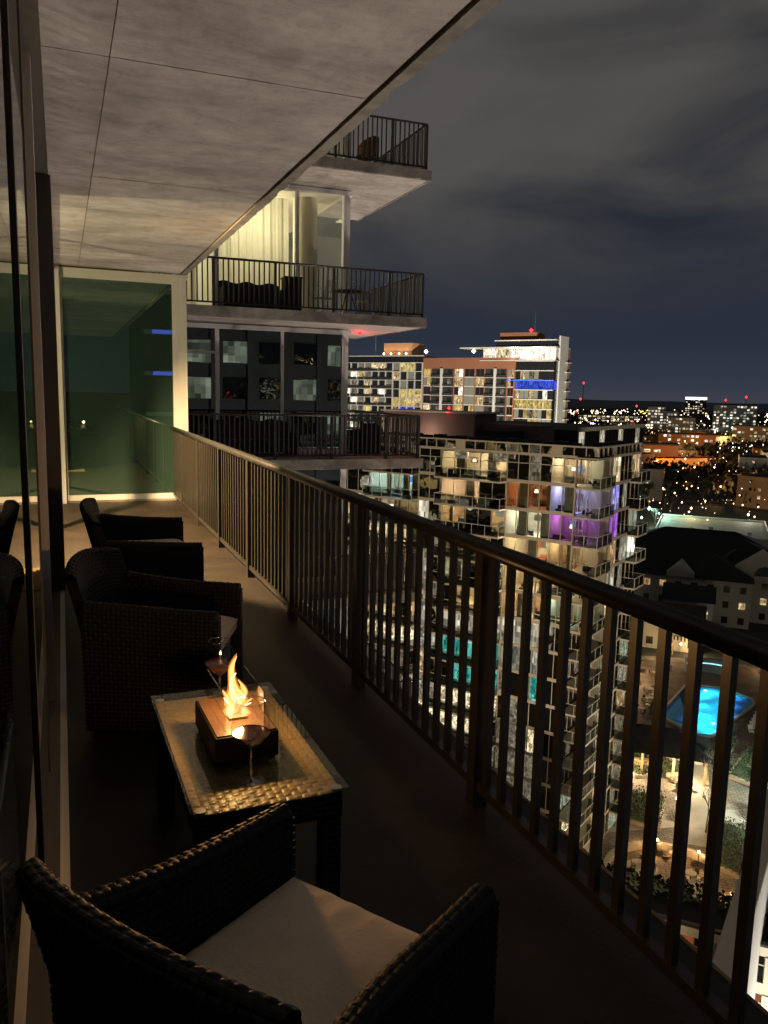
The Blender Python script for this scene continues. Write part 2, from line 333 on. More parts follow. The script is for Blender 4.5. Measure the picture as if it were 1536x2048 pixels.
railing('dark bronze metal railing with oval handrail running along the balcony beside the wicker chairs', 0.0,
        [((RX, Y0), (RX, EY-.02))], posts=[[.31, 1.70]+[(2.66-Y0)+1.39*i for i in range(0, 7)]], phase=(1.32-Y0) % .115)
# --- left window wall : glazing, stiles, sliding door
ww = thing('window_wall', 'tall glass window wall with dark and silver sliding door frames beside the chairs', 'window wall', (-.1, 0, 0))
GX = .005     # local glass plane
def stile(name, mat, y0, y1, x0, x1, z0=0.03, z1=3.12): bx(name, mat, ww, x0, x1, y0, y1, z0, z1)
for y0, y1 in ((-3.5, 1.10), (1.12, 2.28), (2.34, 4.20), (4.28, 6.58), (7.62, 9.7), (9.78, 11.86)):
    bx('glass_pane', MAT['door_glass'], ww, GX-.006, GX, y0, y1, .05, 3.1)
stile('door_stile', MAT['dark_frame'], 2.28, 2.34, -.05, .013)
stile('door_stile', MAT['white_frame'], 4.22, 4.28, -.05, .024, .03, 3.1)  # white colour on this silver stile stands in for a lamp's glint
stile('door_stile', MAT['grey_frame'], 3.40, 3.43, -.05, .009, .03, 3.1)
stile('wall_panel', MAT['grey_frame'], 6.58, 7.62, -.20, .085, .046, 3.118)
stile('wall_post', MAT['white_frame'], 11.86, 11.94, -.06, .13, 0, 3.2)
stile('mullion', MAT['silver_frame'], 9.70, 9.78, -.05, .03)
bx('head_track', MAT['grey_frame'], ww, -.08, .07, -3.5, 11.86, 3.12, 3.199)
bx('sill_track', MAT['grey_frame'], ww, -.08, .045, -3.5, 11.86, .001, .045)
bx('sill_step', MAT['white_frame'], ww, .045, .075, -3.5, 11.86, .001, .022)
# rooms behind the window wall
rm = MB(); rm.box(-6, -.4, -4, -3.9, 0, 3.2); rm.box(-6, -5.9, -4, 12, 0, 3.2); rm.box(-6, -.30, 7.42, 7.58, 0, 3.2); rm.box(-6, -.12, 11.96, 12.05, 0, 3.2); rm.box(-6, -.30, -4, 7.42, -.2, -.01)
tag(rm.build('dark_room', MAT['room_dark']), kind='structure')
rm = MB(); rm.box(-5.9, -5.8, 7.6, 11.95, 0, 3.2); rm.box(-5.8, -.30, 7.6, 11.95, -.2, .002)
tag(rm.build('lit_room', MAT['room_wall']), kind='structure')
tl = thing('table_lamp', 'lit table lamp in the room behind the far end of the window wall', 'lamp', (-2.3, 8.25, 0))
MB().lathe([(.16,0),(.16,.03),(.03,.05),(.02,.75)], 14).build('lamp_stand', MAT['black_metal'], tl)
MB().lathe([(.17,.78),(.11,1.02)], 20).build('lamp_shade', glass('shade', (.95,.9,.8)), tl)
cl2 = thing('ceiling_downlight', 'warm ceiling lamp in the room behind the far glass door', 'lamp', (-.75, 8.5, 2.9))
MB().lathe([(.0,.08),(.10,.08),(.10,0),(.08,0),(.08,.05),(0,.05)], 16).build('housing', MAT['black_metal'], cl2)
aim(lamp('downlight', cl2, (0,0,-.04), 6800, (1,.58,.28), .06, 'SPOT', spot_size=radians(125), spot_blend=.5), (.9,-.05,-1))
lamp('lamp_bulb', tl, (0,0,.95), 520, (1,.83,.50), .07)
# --- green glass end wall
ew = thing('glass_end_wall', 'dark green reflective glass wall in a white frame closing the far end of the balcony', 'glass wall', (0, EY, 0))
bx('glass_pane', MAT['end_glass'], ew, .06, 1.50, .03, .05, .10, 3.06)
bx('head_frame', MAT['white_frame'], ew, .0, 1.50, 0, .09, 3.055, 3.185)
bx('sill_frame', MAT['white_frame'], ew, .0, 1.50, -.01, .09, .03, .105)
bx('kerb', MAT['edge_concrete'], ew, .0, 1.52, -.03, .1, .001, .032)
bx('side_frame', MAT['white_frame'], ew, .0, .06, 0, .09, .105, 3.055)
bx('corner_post', MAT['white_frame'], ew, 1.50, 1.70, -.005, .22, .03, 3.14)
bx('post_cap', MAT['white_frame'], ew, 1.502, 1.73, -.03, .2, 3.14, 3.19)
cw = MB(); cw.box(-6, 1.46, .12, 8.2, -49, -.23); cw.box(-6, 1.46, .12, 8.2, .01, 3.19); cw.box(-6, 1.46, .12, 8.2, 3.45, 40)
cw.box(-20, -6.05, -16, 8.2, -49, 60); cw.box(-6.05, 1.2, -16, .1, -49, -3.6)
o = tag(cw.build('tower_core', MAT['facade_concrete']), kind='structure'); o.location = (0, EY, 0)
# ================================================================ THE WING BEYOND
WY, WF, WX, WR = 20.2, 18.3, 6.95, 8.35
wg = thing('apartment_wing', 'white framed glass apartment wing with concrete balcony slabs stacked beyond the green glass wall', 'building', (1.7, WY, GZ))
ox, oy, oz = 1.7, WY, GZ
def wbx(name, mat, x0, x1, y0, y1, z0, z1): return bx(name, mat, wg, x0-ox, x1-ox, y0-oy, y1-oy, z0-oz, z1-oz)
for lv in range(-6, 4):
    zt = lv*STO
    # slab soffit with rough edge
    wbx('balcony_slab', MAT['ceiling_concrete'], 1.75, WR-.012, WF+.012, 23.4, zt-.222, zt-.002)
    e1 = rough_strip(0, .05, 1.72-ox, WR-ox, zt-.235-oz, zt+.006-oz, 60, .012, lv+50)
    e1.v = [(y, WF-oy+.05-x, z) for x, y, z in e1.v]; e1.build('slab_edge', MAT['edge_concrete'], wg)
    e2 = rough_strip(0, .05, WF-oy, 23.42-oy, zt-.235-oz, zt+.006-oz, 40, .012, lv+90)
    e2.v = [(WR-ox-.05+x, y, z) for x, y, z in e2.v]; e2.build('slab_edge', MAT['edge_concrete'], wg)
    # white curtain wall frame for the storey above this slab
    z0, z1 = zt+.004, zt+STO-.24
    for a, b in ((3.54, 3.64), (5.18, 5.26) if lv != 1 else (5.56, 5.64), (6.80, 6.97)):
        wbx('mullion', MAT['white_frame'], a, b, WY-.05, WY+.10, z0, z1-.11)
    wbx('head_frame', MAT['white_frame'], 1.7, 7.03, WY-.08, WY+.12, z1-.112, z1-.002)
    wbx('sill_frame', MAT['white_frame'], 1.7, 6.99, WY-.04, WY+.10, z0, z0+.12)
    lit = lv in (1, 2)
    gm = MAT['pane'] if lit else MAT['wing_glass']
    ms = [1.7, 3.54, 3.64, 5.18 if lv != 1 else 5.56, 5.26 if lv != 1 else 5.64, 6.80]
    for a, b in zip(ms[::2], ms[1::2]):
        if a == 1.7 and not lit:
            wbx('glass_pane', gm, a, b, WY, WY+.02, z0+.12, z1-.72); wbx('transom', MAT['white_frame'], a, b, WY-.04, WY+.09, z1-.72, z1-.65); wbx('glass_pane', gm, a, b, WY, WY+.02, z1-.65, z1-.112)
        else: wbx('glass_pane', gm, a, b, WY, WY+.02, z0+.12, z1-.112)
    wbx('side_pane', gm if lit else MAT['wing_glass'], 6.93, 6.95, WY+.10, 25.9, z0+.12, z1-.11)
    wbx('side_wall', MAT['facade_concrete'], 6.74, 7.02, 25.9, 27, z0, z1)
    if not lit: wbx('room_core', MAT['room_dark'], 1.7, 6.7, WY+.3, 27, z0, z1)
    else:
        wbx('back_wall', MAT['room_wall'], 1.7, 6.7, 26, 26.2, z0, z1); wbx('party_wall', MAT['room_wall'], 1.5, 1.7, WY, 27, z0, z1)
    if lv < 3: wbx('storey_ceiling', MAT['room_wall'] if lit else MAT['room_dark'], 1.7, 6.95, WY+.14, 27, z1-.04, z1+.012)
# lit room of the level above: curtain, round column, lamp
cm = MB(); npl = 90
def cur(u, v): x = 3.75+(5.5-3.75)*u; return (x-ox, WY+.42+.025*sin(u*46)+.012*sin(u*113+v*2)-oy, STO+.15+v*2.8-oz)
cm.grid(cur, npl, 4); cm.build('curtain', MAT['curtain'], wg, smooth=True)
cm = MB(); cm.grid(lambda u, v: (1.8-ox+1.4*u, WY+.5+.05*sin(u*40)-oy, STO+.15+v*2.8-oz), 60, 3); cm.build('curtain', MAT['curtain'], wg, smooth=True)
mb = MB(); mb.lathe([(.32, STO+.02-oz), (.32, 2*STO-.25-oz)], 28, (6.12-ox, WY+1.1-oy, 0)); mb.build('round_column', MAT['room_wall'], wg, smooth=True)
wbx('ceiling_lamp', em('lamp_panel', (1,.85,.5), 3.0), 5.75, 6.15, WY+3.0, WY+3.4, 2*STO-.30, 2*STO-.285)
lamp('room_light', wg, (4.6-ox, WY+1.5-oy, STO+2.3-oz), 150, (1,.88,.62), .2)
lamp('room_light', wg, (3.0-ox, WY+4.4-oy, STO+2.5-oz), 120, (.92,.93,.76), .2)
lamp('room_light', wg, (3.0-ox, WY+1.5-oy, 2*STO+2.5-oz), 150, (1,.78,.36), .2)
lvlname = {-3:'three storeys below the balcony floor',-2:'two storeys below the balcony floor',-1:'one storey below the balcony floor', 0:'on the unlit wing balcony level with this floor', 1:'in front of the yellow lit room of the wing', 2:'on the topmost wing balcony against the sky'}
for lv in (-3, -2, -1, 0, 1, 2):
    railing('dark metal baluster railing %s' % lvlname[lv], lv*STO, [((1.82, WF+.12), (WR-.1, WF+.12)), ((WR-.1, WF+.12), (WR-.1, 23.2))], cap=(.07,.05), name='wing_railing', group='railings of the wing balconies')
# furniture standing on the wing balconies
def sofa_dark(label, loc, w, d=.8, h=.75, rz=0):
    t = thing('outdoor_sofa', label, 'sofa', loc, rz)
    bx('seat', MAT['dark_cloth'], t, -w/2+.1, w/2-.1, -d/2, d/2-.15, .12, .42)
    mb = MB(); mb.grid(lambda u, v: (-w/2+w*u, d/2-.16+.05*v, .3+v*(h-.3)+.03*sin(u*17)*v), 24, 3); mb.box(-w/2, w/2, d/2-.12, d/2, .1, h-.05); mb.build('backrest', MAT['dark_cloth'], t)
    for s in (-1, 1): bx('armrest', MAT['dark_cloth'], t, s*(w/2-.05)-.05, s*(w/2-.05)+.05, -d/2, d/2, .02, .58)
    for sx_ in (-1, 1):
        for sy_ in (-1, 1): bx('leg', MAT['black_metal'], t, sx_*(w/2-.16)-.02, sx_*(w/2-.16)+.02, sy_*(d/2-.1)-.02, sy_*(d/2-.1)+.02, 0, .12)
    return t
def metal_chair(label, loc, rz):
    t = thing('metal_chair', label, 'chair', loc, rz); c = MAT['chrome']
    MB().box(-.22, .22, -.22, .22, .42, .44).build('seat', c, t)
    for s in (-1, 1):
        MB().path([(s*.24,.22,0),(s*.24,.20,.62),(s*.24,.05,.66),(s*.24,-.22,.64)], .012).build('arm', c, t)
        MB().path([(s*.22,-.24,0),(s*.22,-.20,.44),(s*.21,-.26,.85)], .012).build('rear_leg', c, t)
    mb = MB(); mb.tube((-.21,-.26,.85),(.21,-.26,.85),.012)
    for i in range(5): mb.tube((-.16+.08*i,-.21,.46),(-.16+.08*i,-.26,.85),.006)
    mb.build('backrest', c, t)
def round_table(label, loc, r=.35, h=.6):
    t = thing('bistro_table', label, 'table', loc)
    MB().lathe([(0,h-.02),(r,h-.02),(r,h),(0,h)], 24).build('table_top', MAT['black_metal'], t)
    for k in range(3): MB().tube((.05*cos(k*2.1),.05*sin(k*2.1),h-.02),(.26*cos(k*2.1),.26*sin(k*2.1),0),.012).build('leg', MAT['black_metal'], t)
sofa_dark('dark covered outdoor sofa in front of the yellow curtain of the wing', (4.35, 19.7, STO), 1.5)
t = thing('patio_heater_box', 'tall narrow black cabinet on the wing balcony before the yellow window', 'cabinet', (5.30, 19.6, STO))
bx('body', MAT['dark_cloth'], t, -.2, .2, -.2, .2, .05, .86); bx('lid', MAT['black_metal'], t, -.22, .22, -.22, .22, .862, .90); bx('plinth', MAT['black_metal'], t, -.17, .17, -.17, .17, 0, .05)
metal_chair('chrome tube armchair before the yellow window of the wing', (6.05, 19.4, STO), .6)
metal_chair('chrome tube armchair at the corner of the yellow lit balcony', (7.0, 19.3, STO), -.9)
round_table('small round dark table between the two chrome chairs on the wing', (6.55, 19.0, STO))
sofa_dark('long dark outdoor couch on the unlit wing balcony', (4.4, 19.6, 0), 1.9, h=.85)
sofa_dark('short dark outdoor loveseat at the open corner of the unlit wing balcony', (7.4, 20.4, 0), 1.1, h=.8, rz=-1.5)
round_table('low round dark table before the couch of the unlit wing balcony', (5.9, 18.95, 0), .4, .45)
t = thing('wicker_patio_chair', 'brown wicker patio chair on the topmost wing balcony', 'chair', (7.05, 19.2, 2*STO), .7)
pm('brown_wicker', (.22,.12,.06), .7)
mb = MB(); mb.grid(lambda u, v: (.28*cos(pi*(.9+1.2*u)), .28*sin(pi*(.9+1.2*u)), .35+.45*v*sin(pi*(.15+.7*u))), 16, 4); mb.build('backrest', MAT['brown_wicker'], t)
MB().lathe([(0,.40),(.27,.40),(.27,.34),(0,.34)], 16).build('seat', MAT['brown_wicker'], t)
for k in range(4): MB().tube((.2*cos(.8+k*1.57),.2*sin(.8+k*1.57),.36),(.24*cos(.8+k*1.57),.24*sin(.8+k*1.57),0),.02).build('leg', MAT['brown_wicker'], t)
# red exit lamp under the slab
rl = thing('red_lamp', 'small red lamp on the soffit of the wing slab', 'lamp', (7.55, 20.9, 3.185))
MB().lathe([(.06,0),(.06,.012),(0,.012)], 12).build('base', MAT['black_metal'], rl)
MB().lathe([(.0,-.05),(.04,-.03),(.05,0)], 12).build('lens', em('red_lens', (1,.02,.03), 3.0), rl)
lamp('red_glow', rl, (0,0,-.2), 22, (1,.02,.03), .02)
# ================================================================ FURNITURE ON OUR BALCONY
def weave_h(a, b, h):
    i, j = int(a//1), int(b//1); fa, fb = a-i, b-j
    if (i+j) % 2 == 0: return h*(abs(sin(pi*fb))**.6)*(.55+.45*sin(pi*fa))
    return h*(abs(sin(pi*fa))**.6)*(.35+.35*sin(pi*fb))
def weave(mb, S, lu, lv, cell=.02, h=.0045, sub=4):
    """S(s,t) -> point for lengths s in 0..lu, t in 0..lv; displaced along the numeric normal"""
    nu = max(1, round(lu/cell)); nv = max(1, round(lv/cell)); 
    def P(u, v):
        s_, t_ = u*lu, v*lv; e = 1e-3
        p = Vector(S(s_, t_)); du = Vector(S(s_+e, t_))-Vector(S(s_-e, t_)); dv = Vector(S(s_, t_+e))-Vector(S(s_, t_-e)); n = du.cross(dv)
        if n.length > 0: n.normalize()
        return p + n*weave_h(min(u*nu, nu-1e-4), min(v*nv, nv-1e-4), h)
    mb.grid(P, nu*sub, nv*sub)
def arm_mesh(side, wid):
    """side panel of a wicker chair: outside face, rounded top, inside face"""
    mb = MB(); L = .60; th = .058; x = side*(wid/2)
    def top(y): return .610 + .045*max(0, (.30-y)/.60)**1.5
    def flare(y, z): return side*(.035*max(0, (-y+.02)/.32)**2*(z/.6))
    def outer(s_, t_):
        y = -.30+s_; z = .035+t_*(top(y)-.065)/.55; return (x+side*th/2+flare(y, z), y, z)
    def inner(s_, t_):
        y = -.30+s_; z = .035+t_*(top(y)-.065)/.55; return (x-side*th/2+flare(y, z), y, z)
    def cap(s_, t_):
        y = -.30+s_; a = pi*t_/.09; return (x+side*th/2*cos(a)+flare(y, .6), y, top(y)-.03+.03*sin(a))
    flip = side < 0
    for F, lt in ((outer, .55), (cap, .09)):
        weave(mb, (lambda s_, t_, F=F: F(L-s_, t_)) if not flip else F, L, lt) if False else weave(mb, (lambda s_, t_, F=F: F(s_, t_)) if side > 0 else (lambda s_, t_, F=F: F(L-s_, t_)), L, lt)
    weave(mb, (lambda s_, t_: inner(L-s_, t_)) if side > 0 else inner, L, .55)
    # front and rear edge
    for y in (-.30, .30):
        zt = top(y)
        pts = [(x+side*th/2*cos(a)+flare(y, z), y+(.012 if y > 0 else -.012)*sin(0), z) for a, z in ((0, .035), (0, zt-.03), (pi/4, zt-.01), (pi/2, zt), (3*pi/4, zt-.01), (pi, zt-.03), (pi, .035))]
        mb.face(pts if (y < 0) == (side > 0) else list(reversed(pts)))
        for q in range(int((zt-.06)/.02)):
            z = .045+q*.02; mb.box(x-th/2-.002+flare(y,z), x+th/2+.002+flare(y,z), y-.008, y+.008, z, z+.015)
    return mb
def back_mesh(wid, H=.82):
    mb = MB(); L = wid+.05; th = .05
    def prof(s_): 
        q = (s_-L/2)/(L/2); return q
    def pt(s_, z, off):
        q = prof(s_); lean = .11*max(0, (z-.30)/.5)**1.3
        return ((s_-L/2)*(1+.06*max(0, z-.4)), -.315+.055*q*q-lean+off, z)
    def top(s_): q = prof(s_); return H-.045*q*q
    def outer(s_, t_): z = .035+t_*(top(s_)-.06)/.75; return pt(s_, z, -th/2)
    def inner(s_, t_): z = .035+t_*(top(s_)-.06)/.75; return pt(s_, z, th/2)
    def cap(s_, t_): a = pi*t_/.08; zt = top(s_)-.025; p = pt(s_, zt, -th/2*cos(a)); return (p[0], p[1], zt+.025*sin(a))
    weave(mb, outer, L, .75); weave(mb, cap, L, .08); weave(mb, lambda s_, t_: inner(L-s_, t_), L, .75)
    for s_ in (0, L):
        zt = top(s_); n = 8
        for k in range(n):
            z0 = .035+(zt-.06)*k/n; z1 = .035+(zt-.06)*(k+1)/n
            a, b, c, d = pt(s_, z0, -th/2), pt(s_, z0, th/2), pt(s_, z1, th/2), pt(s_, z1, -th/2); mb.face([a,b,c,d] if s_ else [b,a,d,c])
    return mb
def cushion_mesh(w, d, h=.075, seed=1):
    rnd = random.Random(seed); ph = [rnd.uniform(0, 6) for _ in range(4)]
    def S(u, v):
        x, y = (u-.5)*w, (v-.5)*d; ex = max(0, abs(u-.5)*2-.0); ey = abs(v-.5)*2
        e = max(ex, ey); k = (1-ex**8)*(1-ey**8)
        z = h*.55+.45*h*k**.5+.012*(1-ex*ex)*(1-ey*ey)
        wr = .0035*sin(9*u+ph[0]+5*v)*k + (.006*sin(38*u+ph[1])*max(0, (v-.72)/.28)*(1 if .25 < u < .6 else .2)*(1-ey**6))
        return (x, y, z+wr)
    mb = MB(); mb.grid(S, 40, 40)
    n = 41; edge = [mb.v[i] for i in range(n)] + [mb.v[j*n+n-1] for j in range(1, n)] + [mb.v[(n-1)*n+i] for i in range(n-2, -1, -1)] + [mb.v[j*n] for j in range(n-2, 0, -1)]
    m = len(edge)
    for i in range(m):
        a, b = edge[i], edge[(i+1) % m]; mb.face([(a[0],a[1],0),(b[0],b[1],0),b,a])
    mb.face([(-w/2,-d/2,0),(-w/2,d/2,0),(w/2,d/2,0),(w/2,-d/2,0)])
    pip = MB()
    for i in range(0, m, 2): pip.tube(edge[i], edge[(i+2) % m], .006, .006, 6)
    return mb, pip
ARM = {}
def seat_unit(name, label, cat, loc, heading, wid, ncush, seed):
    t = thing(name, label, cat, (*loc, 0), radians(-heading))
    for s in (-1, 1):
        if (s, wid) not in ARM: ARM[(s, wid)] = arm_mesh(s, wid).mesh('wicker_arm', MAT['wicker'])
        link('armrest', ARM[(s, wid)], t)
        for y in (-.26, .26): bx('foot', MAT['black_metal'], t, s*wid/2-.02, s*wid/2+.02, y-.02, y+.02, 0, .034)
    if ('b', wid) not in ARM: ARM[('b', wid)] = back_mesh(wid).mesh('wicker_back', MAT['wicker'])
    link('backrest', ARM[('b', wid)], t)
    mb = MB(); weave(mb, lambda s_, t_: (-wid/2+.03+s_, .27, .10+t_), wid-.06, .28); mb.box(-wid/2+.03, wid/2-.03, -.27, .262, .35, .381); mb.build('seat_base', MAT['wicker'], t)
    cwid = (wid-.075)/ncush
    for k in range(ncush):
        c, p = cushion_mesh(cwid-.006, .555, seed=seed+k); xo = -((ncush-1)/2-k)*cwid
        co = c.build('seat_cushion', MAT['cushion'], t, smooth=True); co.location = (xo, .012, .385)
        p.build('piping', MAT['cushion'], co)
    return t
seat_unit('wicker_loveseat', 'black wicker loveseat with cream cushions nearest the green glass wall', 'loveseat', (.545, 5.88), 91, 1.10, 2, 3)
seat_unit('wicker_armchair', 'black wicker armchair behind the fire table, side turned, beside the loveseat', 'armchair', (.46, 3.97), 112, .555, 1, 11)
seat_unit('wicker_armchair', 'black wicker armchair in front of the fire table with cream cushion fully seen', 'armchair', (.385, 1.42), 56, .555, 1, 21)
# --- coffee table
TX, TYc, TH = .513, 2.56, .47
tb = thing('coffee_table', 'low wicker coffee table with clear glass top carrying the fire bowl', 'table', (TX, TYc, 0), radians(1))
mb = MB(); weave(mb, lambda s_, t_: (-.215+s_, -.44+t_, TH-.022), .43, .88, cell=.0245, h=.004); mb.build('table_top', MAT['wicker_table'], tb)
mb = MB()
for s in (-1, 1):
    weave(mb, (lambda s_, t_: (.215, -.44+s_, TH-.10+t_)) if s > 0 else (lambda s_, t_: (-.215, .44-s_, TH-.10+t_)), .88, .076)
    weave(mb, (lambda s_, t_: (-.215+s_, -.44, TH-.10+t_)) if s < 0 else (lambda s_, t_: (.215-s_, .44, TH-.10+t_)), .43, .076)
mb.build('apron', MAT['wicker'], tb)
LEG = MB()
for k in range(4):
    c = [(-.028,-.028),(.028,-.028),(.028,.028),(-.028,.028)]; a, b = c[k], c[(k+1) % 4]
    weave(LEG, lambda s_, t_, a=a, b=b: (a[0]+(b[0]-a[0])*s_/.056, a[1]+(b[1]-a[1])*s_/.056, .01+t_), .056, TH-.10)
LEGM = LEG.mesh('table_leg', MAT['wicker'])
for s in (-1, 1):
    for q in (-1, 1): link('leg', LEGM, tb, (s*.185, q*.41, 0))
o = bx('glass_top', glass('table_glass', (.93,.97,.95), 1.5, minf=.03), tb, -.23, .23, -.462, .462, TH-.010, TH-.002)
for s in (-1, 1):
    for q in (-1, 1): MB().lathe([(0,TH-.0105),(.016,TH-.0105),(.016,TH-.018),(0,TH-.018)], 14, (s*.20,q*.43,0)).build('glass_stud', MAT['chrome'], tb)
# --- fire bowl
FB = (.495, 2.51)
fb = thing('tabletop_fireplace', 'black box tabletop fireplace with two glass screens and a burning flame', 'fireplace', (*FB, TH-.001), radians(2))
mb = MB(); mb.box(-.10,.10,-.165,.165,.012,.096); mb.build('base_box', MAT['black_metal'], fb, bevel=.004)
for s in (-1, 1):
    for q in (-1, 1): bx('foot', MAT['black_metal'], fb, s*.08-.012, s*.08+.012, q*.14-.012, q*.14+.012, 0, .012)
bx('tray', MAT['tray'], fb, -.092, .092, -.157, .157, .0965, .100)
mb = MB(); mb.box(-.03,.03,-.05,.05,.100,.107); mb.build('burner', MAT['chrome'], fb)
for s in (-1, 1): bx('glass_screen', glass('screen%d' % s, (.88,.86,.84), 1.5, minf=.10), fb, s*.062-.0025, s*.062+.0025, -.135, .135, .1005, .215)
def flame(mb, base, h, r, bend, tw, n=12, m=22, seed=0):
    rnd = random.Random(seed); vs = []
    for j in range(m+1):
        t_ = j/m; rr = r*(1-t_)**.75*(1+.9*sin(pi*min(1, t_*2.1))*.5)*(.55+.45*min(1, t_*6))+.0006
        cx = base[0]+bend[0]*t_**1.5+.015*sin(t_*tw+seed)*t_; cy_ = base[1]+bend[1]*t_**1.5+.008*cos(t_*tw*1.3+seed)*t_
        for i in range(n):
            a = 2*pi*i/n+t_*1.4; k = 1+.22*sin(2*a+t_*7+seed)+.1*sin(3*a-t_*9); vs.append((cx+rr*k*cos(a), cy_+rr*k*sin(a), base[2]+h*t_))
    mb._add(vs, [(j*n+i, j*n+(i+1)%n, (j+1)*n+(i+1)%n, (j+1)*n+i) for j in range(m) for i in range(n)])
def em_t(name, col, s, tr):
    m, t = newmat(name); e = N(t, 'ShaderNodeEmission'); e.inputs[0].default_value = (*col, 1); e.inputs[1].default_value = s
    x = N(t, 'ShaderNodeBsdfTransparent'); mx = N(t, 'ShaderNodeMixShader'); mx.inputs[0].default_value = tr
    t.links.new(e.outputs[0], mx.inputs[1]); t.links.new(x.outputs[0], mx.inputs[2]); o = N(t, 'ShaderNodeOutputMaterial'); t.links.new(mx.outputs[0], o.inputs[0]); m.cycles.emission_sampling = 'NONE'; return m
specs = [((-.006,-.008,.104), .185, .024, (.020,.055), 5.5, 1), ((.018,.0,.104), .105, .019, (.006,.02), 6, 4), ((-.020,-.022,.104), .085, .019, (-.005,.012), 4, 7), ((.024,-.030,.104), .058, .016, (.008,.0), 5, 9)]
for k, (b, h, r, bd, tw, sd) in enumerate(specs):
    mb = MB(); flame(mb, b, h, r*1.25, bd, tw, seed=sd); fo = mb.build('flame_tongue', em_t('flame_outer%d' % k, (1,.30,.04), 1.3, .66), fb, smooth=True)
    mb = MB(); flame(mb, (b[0], b[1], b[2]+.002), h*.94, r*.92, bd, tw, seed=sd); mb.build('flame_core', em_t('flame_core%d' % k, (1,.52,.15), 2.4, .22), fo, smooth=True)
    mb = MB(); flame(mb, (b[0], b[1], b[2]+.004), h*.66, r*.56, (bd[0]*.6, bd[1]*.6), tw, seed=sd); mb.build('flame_heart', em_t('flame_heart%d' % k, (1,.8,.5), 5.0, .12), fo, smooth=True)
for c in fb.children_recursive:
    if c.name.startswith('flame'): c.visible_shadow = False   # fire casts no shadow
lamp('flame_light', fb, (0.006,.012,.262), 10.5, (1,.50,.17), .022)
# --- wine glasses
def goblet(label, loc, H_, bowl_r, rim_r, fill):
    t = thing('wine_glass', label, 'wine glass', (*loc, TH-.0015), 0, 'wine glasses on the fire table')
    st = .43*H_
    prof = [(.040,.001),(.040,.003),(.012,.006),(.0045,.014),(.0038,st*.6),(.0045,st*.96),(.012,st),(bowl_r*.62,st+.016),(bowl_r*.97,st+.045),(bowl_r,st+.055),(bowl_r*.97,st+.072),(rim_r+(bowl_r-rim_r)*.4,H_*.90),(rim_r,H_)]
    MB().lathe(prof[6:], 28).build('glass_bowl', MAT['goblet'], t, smooth=True); MB().lathe(prof[:4], 28).build('foot', MAT['crystal'], t, smooth=True); MB().lathe(prof[3:7], 16).build('stem', MAT['crystal'], t, smooth=True)
    pr = [(.001,st+.004),(.011,st+.004),(bowl_r*.60,st+.019),(bowl_r*.94,st+.046),(bowl_r*.94,st+fill),(.0,st+fill)]
    MB().lathe(pr, 28).build('wine', MAT['wine'], t, smooth=False)
    MB().lathe([(rim_r-.0008,H_-.001),(rim_r+.001,H_-.001),(rim_r+.001,H_+.0012),(rim_r-.0008,H_+.0012),(rim_r-.0008,H_-.001)], 28).build('rim', MAT['crystal'], t, smooth=True)
goblet('tall wine glass with red wine in front of the fire box', (.487, 2.235), .248, .058, .042, .044)
goblet('tall wine glass with red wine behind the fire box', (.515, 2.90), .228, .058, .040, .042)
# --- door mat
mt = thing('door_mat', 'ribbed straw door mat lit yellow at the far glass door', 'mat', (.22, 7.22, 0))
bx('backing', MAT['mat'], mt, -.20, .16, -.42, .42, .001, .006)
for i in range(14): bx('rib', MAT['mat'], mt, -.20+i*.026, -.182+i*.026, -.42, .42, .006, .014)
# ================================================================ LIT WINDOW MATERIALS
WARM = [room('room_warm_%d' % i, c, s, 1.1) for i, (c, s) in enumerate([((1,.80,.46),1.5), ((1,.70,.34),1.0), ((.95,.85,.62),.75), ((.85,.82,.62),.45), ((1,.62,.25),.7)])]
R_ORANGE = room('room_orange', (.62,.20,.06), .75, .8, 1.2); R_VIOLET = room('room_violet', (.36,.33,.95), 1.3, .9); R_PURPLE = room('room_purple', (.50,.10,.95), .95, 1.0)
R_BLUEW = room('room_bluewhite', (.55,.85,1.0), 1.0, .9); R_BLUE = room('room_blue', (.02,.08,1.0), .95, .6); R_TEAL = room('room_teal', (.05,.75,.62), .8, 1.0); R_PINK = room('room_pink', (1,.55,.38), 1.3, 1.1)
R_YEL = room('room_yellow', (1,.74,.20), .95, .7); R_WHITE = room('room_white', (1,.93,.76), 2.2, .8); R_DIM = room('room_dim', (.72,.60,.40), .34, .9); R_GREEN = room('room_green', (.72,.86,.62), .55, .9)
pm('cream_panel', (.50,.45,.37), .6, var=.06, vscale=2); pm('cream_frame', (.52,.48,.41), .5)
pm('roof_dark', (.035,.032,.030), .9, var=.3, vscale=.6); pm('unit_dark', (.03,.03,.03), .7); pm('brown_plant', (.17,.10,.085), .8, var=.15, vscale=.4)
pm('brick', (.33,.14,.075), .85, var=.12, vscale=1.5); pm('white_wall', (.66,.64,.60), .6, var=.05, vscale=.5); pm('peach', (.62,.33,.17), .7)
pm('balcony_grey', (.24,.22,.2), .7)
TG = MAT['tower_glass']
